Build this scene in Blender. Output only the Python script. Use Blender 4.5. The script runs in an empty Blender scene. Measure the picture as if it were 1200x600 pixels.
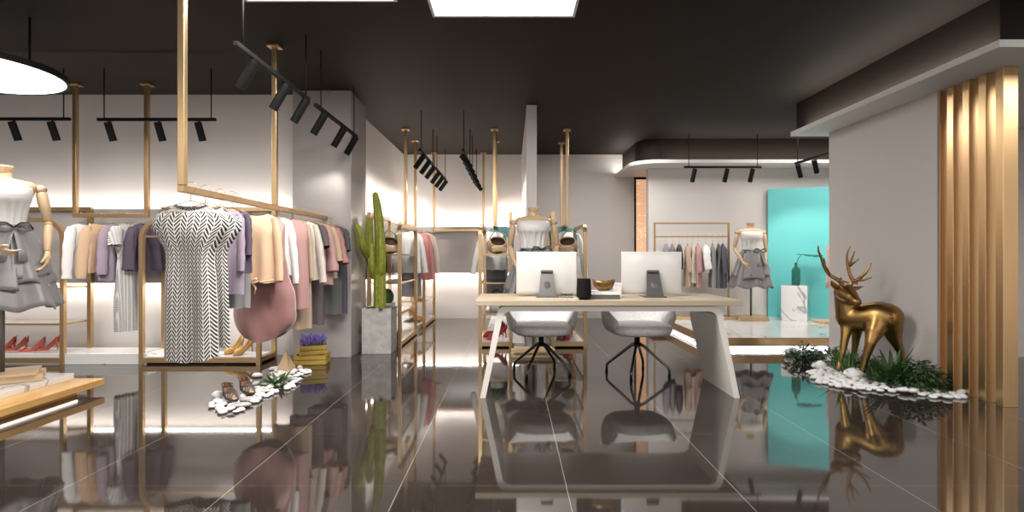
import bpy, math, random
from mathutils import Vector as V, Matrix as M
random.seed(7)
PI = math.pi
sc = bpy.context.scene
COL = sc.collection
CH, F = 1.11, 660.0          # camera height (m), focal length in pixels of the 1200 px frame

def at(px, py, Y):
    return V(((px-600)/F*Y, Y, CH-(py-300)/F*Y))
def fl(px, py, z=0.0):
    Y = (CH-z)*F/(py-300)
    return V(((px-600)/F*Y, Y, z))
def lerp(a, b, t): return a+(b-a)*t
def interp(tab, t):
    if t <= tab[0][0]: return tab[0][1]
    for (a, x), (b, y) in zip(tab, tab[1:]):
        if t <= b:
            k = (t-a)/(b-a); k = k*k*(3-2*k)
            return x+(y-x)*k
    return tab[-1][1]
def spow(x, p): return math.copysign(abs(x)**p, x)

# ------------------------------------------------------------------ materials
def new_mat(name):
    m = bpy.data.materials.new(name); m.use_nodes = True
    nt = m.node_tree
    return m, nt, nt.nodes['Principled BSDF']
def simple(name, col, rough=.5, metal=0, bump=0, bscale=200, sheen=0, var=0, vscale=8, coat=0, stretch=None, ior=None, spec=None):
    m, nt, b = new_mat(name)
    b.inputs['Base Color'].default_value = (*col, 1)
    b.inputs['Roughness'].default_value = rough
    b.inputs['Metallic'].default_value = metal
    if ior: b.inputs['IOR'].default_value = ior
    if spec is not None: b.inputs['Specular IOR Level'].default_value = spec
    if sheen:
        b.inputs['Sheen Weight'].default_value = sheen
        b.inputs['Sheen Roughness'].default_value = .4
    if coat: b.inputs['Coat Weight'].default_value = coat
    if bump or var:
        tc = nt.nodes.new('ShaderNodeTexCoord'); src = tc.outputs['Object']
        if stretch:
            mp = nt.nodes.new('ShaderNodeMapping'); mp.inputs['Scale'].default_value = stretch
            nt.links.new(src, mp.inputs['Vector']); src = mp.outputs['Vector']
    if bump:
        n = nt.nodes.new('ShaderNodeTexNoise'); n.inputs['Scale'].default_value = bscale; n.inputs['Detail'].default_value = 2
        nt.links.new(src, n.inputs['Vector'])
        bp = nt.nodes.new('ShaderNodeBump'); bp.inputs['Strength'].default_value = bump; bp.inputs['Distance'].default_value = .004
        nt.links.new(n.outputs['Fac'], bp.inputs['Height']); nt.links.new(bp.outputs['Normal'], b.inputs['Normal'])
    if var:
        n = nt.nodes.new('ShaderNodeTexNoise'); n.inputs['Scale'].default_value = vscale; n.inputs['Detail'].default_value = 5
        nt.links.new(src, n.inputs['Vector'])
        r = nt.nodes.new('ShaderNodeValToRGB')
        r.color_ramp.elements[0].position = .3; r.color_ramp.elements[1].position = .7
        r.color_ramp.elements[0].color = (*[c*(1-var) for c in col], 1)
        r.color_ramp.elements[1].color = (*[min(1, c*(1+var)) for c in col], 1)
        nt.links.new(n.outputs['Fac'], r.inputs['Fac']); nt.links.new(r.outputs['Color'], b.inputs['Base Color'])
    return m
def emit(name, col, s):
    m, nt, b = new_mat(name)
    b.inputs['Base Color'].default_value = (.8, .8, .8, 1)
    b.inputs['Emission Color'].default_value = (*col, 1)
    b.inputs['Emission Strength'].default_value = s
    return m
def mnode(nt, op, a, b=None):
    n = nt.nodes.new('ShaderNodeMath'); n.operation = op
    for i, x in enumerate((a, b)):
        if x is None: continue
        if isinstance(x, (int, float)): n.inputs[i].default_value = x
        else: nt.links.new(x, n.inputs[i])
    return n.outputs[0]
def wood(name, c1, c2, axis='X', scale=14, rough=.45):
    m, nt, b = new_mat(name)
    tc = nt.nodes.new('ShaderNodeTexCoord'); mp = nt.nodes.new('ShaderNodeMapping')
    mp.inputs['Scale'].default_value = {'X': (.12, 1, 1), 'Y': (1, .12, 1), 'Z': (1, 1, .12)}[axis]
    n = nt.nodes.new('ShaderNodeTexNoise'); n.inputs['Scale'].default_value = scale; n.inputs['Detail'].default_value = 6; n.inputs['Distortion'].default_value = 1.2
    r = nt.nodes.new('ShaderNodeValToRGB')
    r.color_ramp.elements[0].position = .32; r.color_ramp.elements[0].color = (*c1, 1)
    r.color_ramp.elements[1].position = .68; r.color_ramp.elements[1].color = (*c2, 1)
    nt.links.new(tc.outputs['Object'], mp.inputs['Vector']); nt.links.new(mp.outputs['Vector'], n.inputs['Vector'])
    nt.links.new(n.outputs['Fac'], r.inputs['Fac']); nt.links.new(r.outputs['Color'], b.inputs['Base Color'])
    b.inputs['Roughness'].default_value = rough
    return m
def marble(name, base=(.74, .73, .72), vein=(.42, .41, .41), scale=1.6, rough=.12, w=.02):
    m, nt, b = new_mat(name)
    tc = nt.nodes.new('ShaderNodeTexCoord')
    n = nt.nodes.new('ShaderNodeTexNoise'); n.inputs['Scale'].default_value = scale; n.inputs['Detail'].default_value = 4; n.inputs['Distortion'].default_value = .8
    nt.links.new(tc.outputs['Object'], n.inputs['Vector'])
    d = mnode(nt, 'ABSOLUTE', mnode(nt, 'SUBTRACT', n.outputs['Fac'], .5))
    r = nt.nodes.new('ShaderNodeValToRGB')
    r.color_ramp.elements[0].position = 0; r.color_ramp.elements[0].color = (*vein, 1)
    r.color_ramp.elements[1].position = w; r.color_ramp.elements[1].color = (*base, 1)
    nt.links.new(d, r.inputs['Fac']); nt.links.new(r.outputs['Color'], b.inputs['Base Color'])
    b.inputs['Roughness'].default_value = rough
    return m
def floor_mat():
    m, nt, b = new_mat('polished_floor_tile')
    tc = nt.nodes.new('ShaderNodeTexCoord'); sp = nt.nodes.new('ShaderNodeSeparateXYZ')
    nt.links.new(tc.outputs['Object'], sp.inputs[0])
    def line(o, off, per, hw):
        f = mnode(nt, 'FRACT', mnode(nt, 'DIVIDE', mnode(nt, 'ADD', o, 100*per-off), per))
        d = mnode(nt, 'ABSOLUTE', mnode(nt, 'SUBTRACT', f, .5))
        return mnode(nt, 'GREATER_THAN', d, .5-hw/per)
    gx = line(sp.outputs['X'], .262, .8, .0011); gy = line(sp.outputs['Y'], 2.722, .797, .0004)
    g = mnode(nt, 'MAXIMUM', gx, gy)
    n = nt.nodes.new('ShaderNodeTexNoise'); n.inputs['Scale'].default_value = 3; n.inputs['Detail'].default_value = 5
    nt.links.new(tc.outputs['Object'], n.inputs['Vector'])
    r = nt.nodes.new('ShaderNodeValToRGB')
    r.color_ramp.elements[0].position = .3; r.color_ramp.elements[0].color = (.028, .0215, .0185, 1)
    r.color_ramp.elements[1].position = .75; r.color_ramp.elements[1].color = (.037, .0285, .0245, 1)
    nt.links.new(n.outputs['Fac'], r.inputs['Fac'])
    mx = nt.nodes.new('ShaderNodeMix'); mx.data_type = 'RGBA'
    nt.links.new(g, mx.inputs[0]); nt.links.new(r.outputs['Color'], mx.inputs[6]); mx.inputs[7].default_value = (.40, .36, .33, 1)
    nt.links.new(mx.outputs[2], b.inputs['Base Color'])
    b.inputs['Roughness'].default_value = .045
    b.inputs['IOR'].default_value = 1.95
    return m
def herring_mat(name, px, per, duty=.58, dark=(.012, .012, .014), light=(.78, .75, .7), slope=.8, gap=0):
    m, nt, b = new_mat(name)
    uv = nt.nodes.new('ShaderNodeUVMap'); sp = nt.nodes.new('ShaderNodeSeparateXYZ')
    nt.links.new(uv.outputs[0], sp.inputs[0])
    zig = mnode(nt, 'PINGPONG', mnode(nt, 'ADD', sp.outputs['X'], 40*px), px)
    v = mnode(nt, 'ADD', mnode(nt, 'SUBTRACT', sp.outputs['Y'], mnode(nt, 'MULTIPLY', zig, slope)), 50)
    s = mnode(nt, 'LESS_THAN', mnode(nt, 'FRACT', mnode(nt, 'DIVIDE', v, per)), duty)
    if gap:
        e = mnode(nt, 'ABSOLUTE', mnode(nt, 'SUBTRACT', zig, px/2))
        s = mnode(nt, 'MULTIPLY', s, mnode(nt, 'LESS_THAN', e, px/2-gap))
    mx = nt.nodes.new('ShaderNodeMix'); mx.data_type = 'RGBA'
    nt.links.new(s, mx.inputs[0]); mx.inputs[6].default_value = (*light, 1); mx.inputs[7].default_value = (*dark, 1)
    nt.links.new(mx.outputs[2], b.inputs['Base Color'])
    b.inputs['Roughness'].default_value = .8
    return m
def copper_mat():
    m, nt, b = new_mat('backlit_copper')
    tc = nt.nodes.new('ShaderNodeTexCoord')
    mp = nt.nodes.new('ShaderNodeMapping'); mp.inputs['Scale'].default_value = (2.5, 1, 6)
    n = nt.nodes.new('ShaderNodeTexNoise'); n.inputs['Scale'].default_value = 1.1; n.inputs['Detail'].default_value = 3; n.inputs['Distortion'].default_value = 1.5
    nt.links.new(tc.outputs['Object'], mp.inputs['Vector']); nt.links.new(mp.outputs['Vector'], n.inputs['Vector'])
    d = mnode(nt, 'ABSOLUTE', mnode(nt, 'SUBTRACT', n.outputs['Fac'], .5))
    r = nt.nodes.new('ShaderNodeValToRGB')
    r.color_ramp.elements[0].position = 0; r.color_ramp.elements[0].color = (1, .8, .6, 1)
    r.color_ramp.elements[1].position = .012; r.color_ramp.elements[1].color = (.74, .43, .25, 1)
    nt.links.new(d, r.inputs['Fac'])
    nt.links.new(r.outputs['Color'], b.inputs['Base Color']); nt.links.new(r.outputs['Color'], b.inputs['Emission Color'])
    b.inputs['Emission Strength'].default_value = .75
    b.inputs['Roughness'].default_value = .3
    return m

MAT = dict(
    wall=simple('greige_paint', (.68, .635, .61), .6),
    wall_right=simple('warm_grey_paint', (.56, .515, .49), .5),
    panel=simple('gloss_greige_panel', (.40, .37, .365), .12),
    column=simple('gloss_taupe_panel', (.42, .38, .365), .14),
    white=simple('white_paint', (.78, .76, .74), .5),
    ceil=simple('dark_brown_ceiling', (.0235, .0178, .0142), .7, spec=.12),
    floor=floor_mat(),
    gold=simple('brushed_champagne_metal', (.54, .37, .20), .33, .92),
    fin=simple('brushed_gold_fin', (.82, .55, .29), .29, .95, var=.04, vscale=6, stretch=(30, 30, .3)),
    deer=simple('bronze_gold', (.32, .19, .068), .36, 1),
    antler=simple('dark_bronze', (.34, .2, .085), .38, 1),
    marble=marble('white_marble'),
    marble2=marble('white_marble_bold', scale=1.1, vein=(.3, .3, .31), w=.014),
    maple=wood('pale_maple', (.50, .345, .20), (.60, .43, .265), 'Z', 10),
    board=wood('oak_board', (.5, .35, .2), (.66, .48, .29), 'X', 12),
    orange=wood('honey_wood', (.60, .33, .10), (.74, .44, .16), 'Y', 8, .25),
    desk=wood('light_oak', (.39, .31, .215), (.49, .40, .29), 'X', 9, .4),
    cream=simple('cream_lacquer', (.80, .76, .69), .35),
    black=simple('black_metal', (.006, .0055, .005), .6, spec=.15),
    chrome=simple('dark_chrome', (.10, .095, .09), .18, 1),
    white_plastic=simple('pale_aluminium', (.62, .60, .575), .28, .15),
    screen=simple('black_glass', (.01, .01, .012), .1),
    steel=simple('dark_steel', (.12, .115, .115), .35, .4),
    concrete=simple('concrete', (.50, .48, .455), .85, var=.18, vscale=14, bump=.3, bscale=60),
    cactus=simple('cactus_green', (.26, .275, .03), .6, bump=.5, bscale=160, var=.25, vscale=20),
    cactus2=simple('dark_cactus', (.05, .09, .03), .6, bump=.5, bscale=160),
    soil=simple('dark_soil', (.05, .035, .025), .95, bump=.6, bscale=80),
    pebble=simple('white_pebble', (.86, .85, .83), .45, var=.05, vscale=10),
    stone=simple('grey_stone', (.42, .39, .37), .6, var=.2, vscale=18),
    leaf=simple('leaf_green', (.07, .15, .035), .42, var=.35, vscale=30),
    leaf_dark=simple('leaf_dark_green', (.045, .10, .03), .4, var=.35, vscale=30),
    leaf_teal=simple('leaf_blue_green', (.01, .13, .10), .4),
    teal=simple('turquoise_paint', (.14, .58, .58), .5),
    crate=wood('crate_wood', (.38, .24, .035), (.52, .35, .08), 'X', 18, .6),
    purple_f=simple('purple_petal', (.24, .17, .55), .7),
    red=simple('red_suede', (.50, .09, .06), .45),
    red2=simple('crimson_leather', (.42, .03, .03), .35),
    insole=simple('grey_insole', (.30, .27, .26), .6),
    mustard=simple('mustard_suede', (.50, .27, .07), .5),
    tan=simple('tan_leather', (.56, .38, .22), .5),
    brown=simple('brown_leather', (.16, .055, .025), .4),
    dark_in=simple('dark_lining', (.05, .03, .02), .8),
    green_strap=simple('sage_green_cloth', (.10, .25, .19), .7),
    satin=simple('white_satin', (.66, .64, .625), .32, sheen=.3),
    skirt=simple('grey_satin', (.19, .18, .185), .42, sheen=.3),
    trim_dark=simple('black_trim', (.02, .02, .024), .5),
    boucle=simple('pale_grey_boucle', (.80, .79, .78), .9, bump=.8, bscale=140, var=.1, vscale=60),
    herring=herring_mat('herringbone_print', .046, .0265, .54, slope=1.05, gap=.0026, light=(.70, .67, .63)),
    herring2=herring_mat('herringbone_print_fine', .022, .019, .45, (.04, .04, .045), (.68, .66, .64), slope=.9, gap=.003),
    f_white=simple('white_cotton', (.74, .73, .72), .8, bump=.2),
    f_cream=simple('cream_knit', (.58, .52, .46), .85, bump=.3),
    f_peach=simple('peach_knit', (.60, .40, .26), .85, bump=.35),
    f_beige=simple('beige_cloth', (.48, .35, .25), .8, bump=.2),
    f_lilac=simple('lilac_cloth', (.31, .25, .31), .75),
    f_purple=simple('dark_purple_cloth', (.075, .052, .08), .75),
    f_mauve=simple('mauve_velvet', (.32, .155, .145), .38, sheen=1.0),
    f_pink=simple('dusty_pink_cloth', (.46, .26, .245), .7, sheen=.3),
    f_rose=simple('rose_cloth', (.46, .19, .18), .7, sheen=.3),
    f_plum=simple('plum_grey_cloth', (.115, .09, .095), .8),
    f_slate=simple('green_grey_cloth', (.12, .125, .12), .85, bump=.3),
    f_navy=simple('slate_blue_cloth', (.085, .08, .10), .85),
    f_grey=simple('grey_cloth', (.27, .265, .275), .8),
    f_tealc=simple('teal_cloth', (.05, .15, .17), .8),
    led=emit('warm_white_led', (1, .96, .9), 6),
    lamp=emit('white_diffuser', (1, .985, .965), 3.2),
    lens=emit('spot_lens', (1, .93, .82), 6),
    copper=copper_mat(),
    amber=None,
)
def glass_mat(name, col, rough=.02, tr=1.0):
    m, nt, b = new_mat(name)
    b.inputs['Base Color'].default_value = (*col, 1); b.inputs['Roughness'].default_value = rough
    b.inputs['Transmission Weight'].default_value = tr; b.inputs['IOR'].default_value = 1.45
    return m
MAT['amber'] = simple('gold_bowl_lacquer', (.20, .105, .03), .22, .5)
MAT['glass'] = glass_mat('clear_glass', (.93, .96, .95))
MAT['glass_teal'] = glass_mat('teal_glass', (.06, .42, .36), .03, .75)

# ------------------------------------------------------------------ mesh builder
class MB:
    def __init__(s): s.v = []; s.f = []; s.sm = []; s.uv = None
    def add(s, vs, fs, smooth=True, mat=None):
        o = len(s.v)
        s.v += [tuple(mat @ V(p)) if mat else tuple(p) for p in vs]
        s.f += [tuple(i+o for i in q) for q in fs]; s.sm += [smooth]*len(fs)
        return s
    def box(s, c, d, rz=0, mat=None, taper=None):
        x, y, z = d[0]/2, d[1]/2, d[2]/2
        vs = []
        for k in (-1, 1):
            tx = ty = 1
            if taper and k > 0: tx, ty = taper
            vs += [(-x*tx, -y*ty, k*z), (x*tx, -y*ty, k*z), (x*tx, y*ty, k*z), (-x*tx, y*ty, k*z)]
        m = M.Translation(c) @ M.Rotation(rz, 4, 'Z')
        if mat: m = M.Translation(c) @ mat
        return s.add(vs, [(3, 2, 1, 0), (4, 5, 6, 7), (0, 1, 5, 4), (1, 2, 6, 5), (2, 3, 7, 6), (3, 0, 4, 7)], False, m)
    def box2(s, a, b):
        return s.box([(p+q)/2 for p, q in zip(a, b)], [abs(q-p) for p, q in zip(a, b)])
    def prism(s, poly, z0, z1):
        n = len(poly)
        vs = [(x, y, z0) for x, y in poly]+[(x, y, z1) for x, y in poly]
        fs = [tuple(range(n))[::-1], tuple(range(n, 2*n))]+[(i, (i+1) % n, n+(i+1) % n, n+i) for i in range(n)]
        return s.add(vs, fs, False)
    def rings(s, rings, cap0=True, cap1=True, smooth=True, closed=True):
        n = len(rings[0]); vs = [p for r in rings for p in r]; fs = []
        for j in range(len(rings)-1):
            for i in range(n if closed else n-1):
                a, b = j*n+i, j*n+(i+1) % n
                fs.append((a, b, b+n, a+n))
        if cap0: fs.append(tuple(range(n))[::-1])
        if cap1: fs.append(tuple(range((len(rings)-1)*n, len(rings)*n)))
        return s.add(vs, fs, smooth)
    def tube(s, pts, r, n=10, cap=True, closed=False, sq=1.0):
        pts = [V(p) for p in pts]; m = len(pts)
        rr = r if isinstance(r, (list, tuple)) else [r]*m
        tans = []
        for i in range(m):
            a = pts[(i-1) % m] if (closed or i > 0) else pts[i]
            b = pts[(i+1) % m] if (closed or i < m-1) else pts[i]
            tans.append((b-a).normalized())
        t = tans[0]; nrm = t.orthogonal().normalized()
        if abs(t.z) < .9: nrm = (V((0, 0, 1))-t*t.z).normalized()
        rings = []
        for i in range(m):
            t = tans[i]; nrm = (nrm-t*nrm.dot(t))
            nrm = nrm.normalized() if nrm.length > 1e-6 else t.orthogonal().normalized()
            b = t.cross(nrm)
            rings.append([pts[i]+(nrm*math.cos(2*PI*k/n)*sq+b*math.sin(2*PI*k/n))*rr[i] for k in range(n)])
        if closed: rings.append(rings[0]); cap = False
        return s.rings(rings, cap, cap)
    def capsule(s, p0, r0, p1, r1, n=14):
        p0, p1 = V(p0), V(p1); d = p1-p0; L = max(d.length, 1e-5); t = d/L if d.length > 1e-5 else V((0, 0, 1))
        pts, rr = [], []
        for k in range(5):
            a = PI/2*(1-k/4); pts.append(p0-t*r0*math.sin(a)); rr.append(max(r0*math.cos(a), 1e-4))
        for k in range(5):
            a = PI/2*k/4; pts.append(p1+t*r1*math.sin(a)); rr.append(max(r1*math.cos(a), 1e-4))
        nrm = t.orthogonal().normalized(); b = t.cross(nrm)
        return s.rings([[p+(nrm*math.cos(2*PI*k/n)+b*math.sin(2*PI*k/n))*q for k in range(n)] for p, q in zip(pts, rr)])
    def chain(s, pts, rr):
        for i in range(len(pts)-1): s.capsule(pts[i], rr[i], pts[i+1], rr[i+1])
        return s
    def ell(s, c, r, n=16, m=9, mat=None, noise=0):
        rings = []
        ph = [random.uniform(0, 6.28) for _ in range(4)]
        for j in range(m+1):
            a = -PI/2+PI*j/m; ca = max(math.cos(a), .004); ring = []
            for i in range(n):
                b = 2*PI*i/n
                k = 1+noise*(math.sin(2*b+ph[0])+.7*math.sin(3*b+ph[1]+a)+.6*math.sin(2*a+ph[2]))
                p = V((r[0]*ca*math.cos(b)*k, r[1]*ca*math.sin(b)*k, r[2]*math.sin(a)*k))
                if mat: p = mat @ p
                ring.append(p+V(c))
            rings.append(ring)
        return s.rings(rings)
    def lathe(s, prof, n=24, c=(0, 0, 0), cap0=True, cap1=True, smooth=True, sq=(1, 1)):
        return s.rings([[(c[0]+r*math.cos(2*PI*k/n)*sq[0], c[1]+r*math.sin(2*PI*k/n)*sq[1], c[2]+z) for k in range(n)] for r, z in prof], cap0, cap1, smooth)
    def sweep(s, pts, w, d, nrm, closed=False):
        """rectangular bar along a planar path: w across in the plane, d along the plane normal nrm, mitred corners"""
        pts = [V(p) for p in pts]; m = len(pts); nrm = V(nrm).normalized(); rings = []
        for i in range(m):
            ta = (pts[i]-pts[i-1]).normalized() if (i > 0 or closed) else None
            tb = (pts[(i+1) % m]-pts[i]).normalized() if (i < m-1 or closed) else None
            if ta is None: ta = tb
            if tb is None: tb = ta
            t = (ta+tb).normalized(); b = t.cross(nrm); k = 1/max(.3, t.dot(ta))
            rings.append([pts[i]+b*w/2*k+nrm*d/2, pts[i]-b*w/2*k+nrm*d/2, pts[i]-b*w/2*k-nrm*d/2, pts[i]+b*w/2*k-nrm*d/2])
        if closed: rings.append(rings[0])
        return s.rings(rings, not closed, not closed, False)
    def blade(s, base, d, L, w, droop=.4, seg=5, fold=.25):
        d = V(d).normalized(); up = V((0, 0, 1)); side = d.cross(up)
        side = side.normalized() if side.length > .01 else V((1, 0, 0))
        p = V(base); rows = []
        for k in range(seg+1):
            t = k/seg; ww = w*(math.sin(PI*min(1, .25+.75*t)) if t > .0 else .6)*.5+.0006
            nn = side.cross(d).normalized()
            rows.append([p-side*ww+nn*ww*fold, p, p+side*ww+nn*ww*fold])
            d = (d+V((0, 0, -droop/seg))).normalized(); p = p+d*L/seg
        return s.rings(rows, False, False, True, closed=False)
    def mesh(s, name):
        me = bpy.data.meshes.new(name)
        me.from_pydata(s.v, [], s.f)
        me.polygons.foreach_set('use_smooth', s.sm)
        if s.uv:
            l = me.uv_layers.new(name='UVMap')
            for lp in me.loops: l.data[lp.index].uv = s.uv[lp.vertex_index]
        me.update()
        return me

def obj(name, mb, mat, parent=None, bevel=0, sub=0, solid=0, smooth_mod=False, seg=2):
    me = mb.mesh(name) if isinstance(mb, MB) else mb
    me.materials.clear(); me.materials.append(MAT[mat] if isinstance(mat, str) else mat)
    o = bpy.data.objects.new(name, me); COL.objects.link(o)
    if parent: o.parent = parent
    if solid:
        md = o.modifiers.new('solid', 'SOLIDIFY'); md.thickness = solid; md.offset = 0
    if bevel:
        md = o.modifiers.new('bevel', 'BEVEL'); md.width = bevel; md.segments = seg; md.limit_method = 'ANGLE'; md.angle_limit = .6
        md.harden_normals = False
    if sub:
        md = o.modifiers.new('sub', 'SUBSURF'); md.levels = sub; md.render_levels = sub
    return o
def remesh(mb, voxel, it=6, fac=.5):
    """fuse overlapping closed shapes into one continuous smooth surface"""
    me = mb.mesh('fuse'); o = bpy.data.objects.new('fuse', me); COL.objects.link(o)
    md = o.modifiers.new('r', 'REMESH'); md.mode = 'VOXEL'; md.voxel_size = voxel; md.use_smooth_shade = True
    md = o.modifiers.new('s', 'SMOOTH'); md.factor = fac; md.iterations = it
    dg = bpy.context.evaluated_depsgraph_get()
    out = bpy.data.meshes.new_from_object(o.evaluated_get(dg))
    bpy.data.objects.remove(o); bpy.data.meshes.remove(me)
    out.polygons.foreach_set('use_smooth', [True]*len(out.polygons))
    return out
def tag(o, label, cat, group=None, kind=None):
    o['label'] = label; o['category'] = cat
    if group: o['group'] = group
    if kind: o['kind'] = kind
    return o
def thing(name, label, cat, loc=(0, 0, 0), rz=0, group=None):
    o = bpy.data.objects.new(name, None); COL.objects.link(o)
    o.empty_display_size = .05
    o.location = loc; o.rotation_euler = (0, 0, rz)
    return tag(o, label, cat, group)
def struct(name, mb, mat, parent=None, **k):
    o = obj(name, mb, mat, parent, **k)
    if not parent: o['kind'] = 'structure'
    return o
KIDS = {}
def copy_tree(o, parent=None):
    c = o.copy(); COL.objects.link(c)
    if parent: c.parent = parent
    for ch in list(o.children):
        if ch is not c: copy_tree(ch, c)
    return c
def dup(o, label, loc, rz=0, group=None, scale=None):
    c = copy_tree(o); c.location = loc; c.rotation_euler = (0, 0, rz); c['label'] = label
    if group: c['group'] = group
    if scale: c.scale = (scale,)*3
    return c
def area(name, loc, rot, sx, sy, e, col=(1, .95, .88)):
    l = bpy.data.lights.new(name, 'AREA'); l.shape = 'RECTANGLE'; l.size = sx; l.size_y = sy; l.energy = e; l.color = col
    o = bpy.data.objects.new(name, l); COL.objects.link(o); o.location = loc; o.rotation_euler = rot
    return o
def spot(name, loc, target, e, ang=60, blend=.6, col=(1, .93, .84), r=.03):
    l = bpy.data.lights.new(name, 'SPOT'); l.energy = e; l.color = col; l.spot_size = math.radians(ang); l.spot_blend = blend; l.shadow_soft_size = r
    o = bpy.data.objects.new(name, l); COL.objects.link(o); o.location = loc
    o.rotation_euler = (V(target)-V(loc)).to_track_quat('-Z', 'Y').to_euler()
    return o
# ------------------------------------------------------------------ the room
HC = 2.92
struct('floor', MB().box2((-7.2, -3, -.1), (7.2, 10.3, 0)), 'floor')
struct('ceiling', MB().box2((-7.2, -3, HC), (7.2, 10.3, HC+.1)), 'ceil')
struct('wall_left', MB().box2((-7.2, -3, 0), (-7.05, 6.5, HC)), 'wall')
struct('wall_back_left', MB().box2((-7.05, 6.32, 0), (-2.40, 6.47, HC)), 'wall')
struct('wall_column', MB().box2((-2.40, 6.16, 0), (-1.76, 6.79, HC)), 'column', bevel=.004)
struct('wall_aisle_left', MB().box2((-2.08, 6.79, 0), (-1.93, 10.2, HC)), 'wall')
struct('wall_back', MB().box2((-1.93, 10.05, 0), (2.18, 10.2, HC)), 'wall')
struct('wall_partition', MB().box2((.174, 6.75, 0), (.297, 10.05, HC)), 'wall')
struct('wall_display_back', MB().box2((2.18, 9.0, 0), (7.05, 9.15, HC)), 'wall')
struct('wall_display_return', MB().box2((2.62, 9.15, 0), (2.72, 10.05, HC)), 'wall')
struct('wall_right', MB().box2((7.05, -3, 0), (7.2, 10.2, HC)), 'wall')
struct('wall_feature', MB().box2((3.58, 4.742, 0), (3.597, 6.36, 2.5)).box2((3.597, 4.815, 0), (3.95, 6.36, 2.5)), 'wall_right')
struct('wall_right_nook', MB().box2((3.95, 6.2, 0), (7.05, 6.34, 2.5)), 'wall')
# glossy greige bands with light above and below
struct('wall_panel_left', MB().box2((-7.05, 6.16, .82), (-2.41, 6.315, 1.62)), 'panel')
struct('wall_panel_aisle', MB().box2((-1.925, 6.80, .82), (-1.785, 10.04, 1.62)), 'panel')
struct('wall_panel_back', MB().box2((-1.78, 9.90, .82), (.165, 10.045, 1.62)), 'panel')
struct('baseboard_left', MB().box2((-7.05, 5.76, 0), (-3.74, 6.155, .11)), 'marble2', bevel=.003)
struct('baseboard_aisle', MB().box2((-1.925, 6.82, 0), (-1.40, 9.9, .075)), 'marble2', bevel=.003)
struct('baseboard_partition_left', MB().box2((-.36, 6.86, 0), (.165, 9.9, .05)), 'marble2')
struct('baseboard_partition_right', MB().box2((.305, 6.86, 0), (.86, 9.9, .05)), 'marble2')

def arc(c, r, a0, a1, n=10):
    return [(c[0]+r*math.cos(lerp(a0, a1, k/n)), c[1]+r*math.sin(lerp(a0, a1, k/n))) for k in range(n+1)]
# lowered ceiling behind (rounded corner) and at the right: dark upstand on a white lip
lip = [(7.05, 8.46), (7.05, 10.05), (1.83, 10.05)]+arc((2.23, 8.86), .40, PI, 1.5*PI)
struct('ceiling_lip_back', MB().prism(lip, 2.51, 2.56), 'white')
body = [(7.05, 8.69), (7.05, 10.05), (1.97, 10.05)]+arc((2.32, 9.04), .35, PI, 1.5*PI)
struct('ceiling_soffit_back', MB().prism(body, 2.56, HC), 'ceil')
struct('ceiling_lip_right', MB().box2((3.24, 3.745, 2.5), (7.05, 6.55, 2.55)), 'white')
struct('ceiling_soffit_right', MB().box2((3.38, 3.90, 2.55), (7.05, 6.69, HC)), 'ceil')

# backlit copper window strip in the back wall
w = struct('window_1', MB().box2((2.18, 10.0, 0), (2.205, 10.05, 2.52)).box2((2.18, 10.0, 2.47), (2.62, 10.05, 2.52)), 'black')
struct('pane', MB().box2((2.205, 10.02, 0), (2.62, 10.04, 2.47)), 'copper', w)
# ------------------------------------------------------------------ gold fin screen
def fins():
    for i, (y, w) in enumerate([(4.74, .12), (4.594, .12), (4.435, .12), (4.28, .12), (4.125, .11)]):
        place = ['farthest fin of the row, standing against the grey wall', 'second fin from the grey wall', 'middle fin of the row of five',
                 'fourth fin from the grey wall, next to the widest one', 'fin at the free end, showing its broad face'][i]
        o = obj('gold_fin', MB().box((0, 0, 1.25), (w, .068, 2.5)), 'fin', bevel=.003)
        o.location = (3.60+w/2, y+.035, 0)
        tag(o, 'tall brushed gold metal fin, ' + place, 'screen fin', 'gold fins beside the deer')
fins()

# ------------------------------------------------------------------ ceiling light panels, round pendant
def ceiling_panel(x0, x1, y0, y1, label):
    t = thing('ceiling_light_panel', label, 'ceiling light', ((x0+x1)/2, (y0+y1)/2, HC), 0, 'square ceiling light panels')
    w, d = x1-x0, y1-y0
    obj('frame', MB().sweep([(-w/2, -d/2, -.03), (w/2, -d/2, -.03), (w/2, d/2, -.03), (-w/2, d/2, -.03)], .02, .06, (0, 0, 1), True), 'white', t)
    obj('diffuser', MB().box((0, 0, -.035), (w-.02, d-.02, .04)), 'lamp', t)
ceiling_panel(-.57, .45, 2.95, 4.12, 'wide white light panel in the dark ceiling above the desk')
ceiling_panel(-1.82, -.80, 2.70, 3.87, 'white light panel in the ceiling left of the desk, cut by the top edge')

t = thing('pendant_lamp', 'large round black-rimmed white pendant lamp hung above the dress form', 'pendant lamp', (-3.97, 4.09, 2.45))
obj('rim', MB().lathe([(.58, -.004), (.60, -.004), (.60, .04), (.58, .04), (.02, .04), (.02, .03), (.58, .03)], 64, cap0=False, cap1=False, smooth=False), 'black', t)
obj('diffuser', MB().lathe([(.002, 0), (.58, 0), (.58, .028), (.002, .028)], 64, smooth=False), 'lamp', t)
for a in (.55, 2.65, 4.74):
    obj('cable', MB().tube([(.36*math.cos(a), .36*math.sin(a), .04), (.36*math.cos(a), .36*math.sin(a), HC-2.45)], .008, 8), 'black', t)

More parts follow.
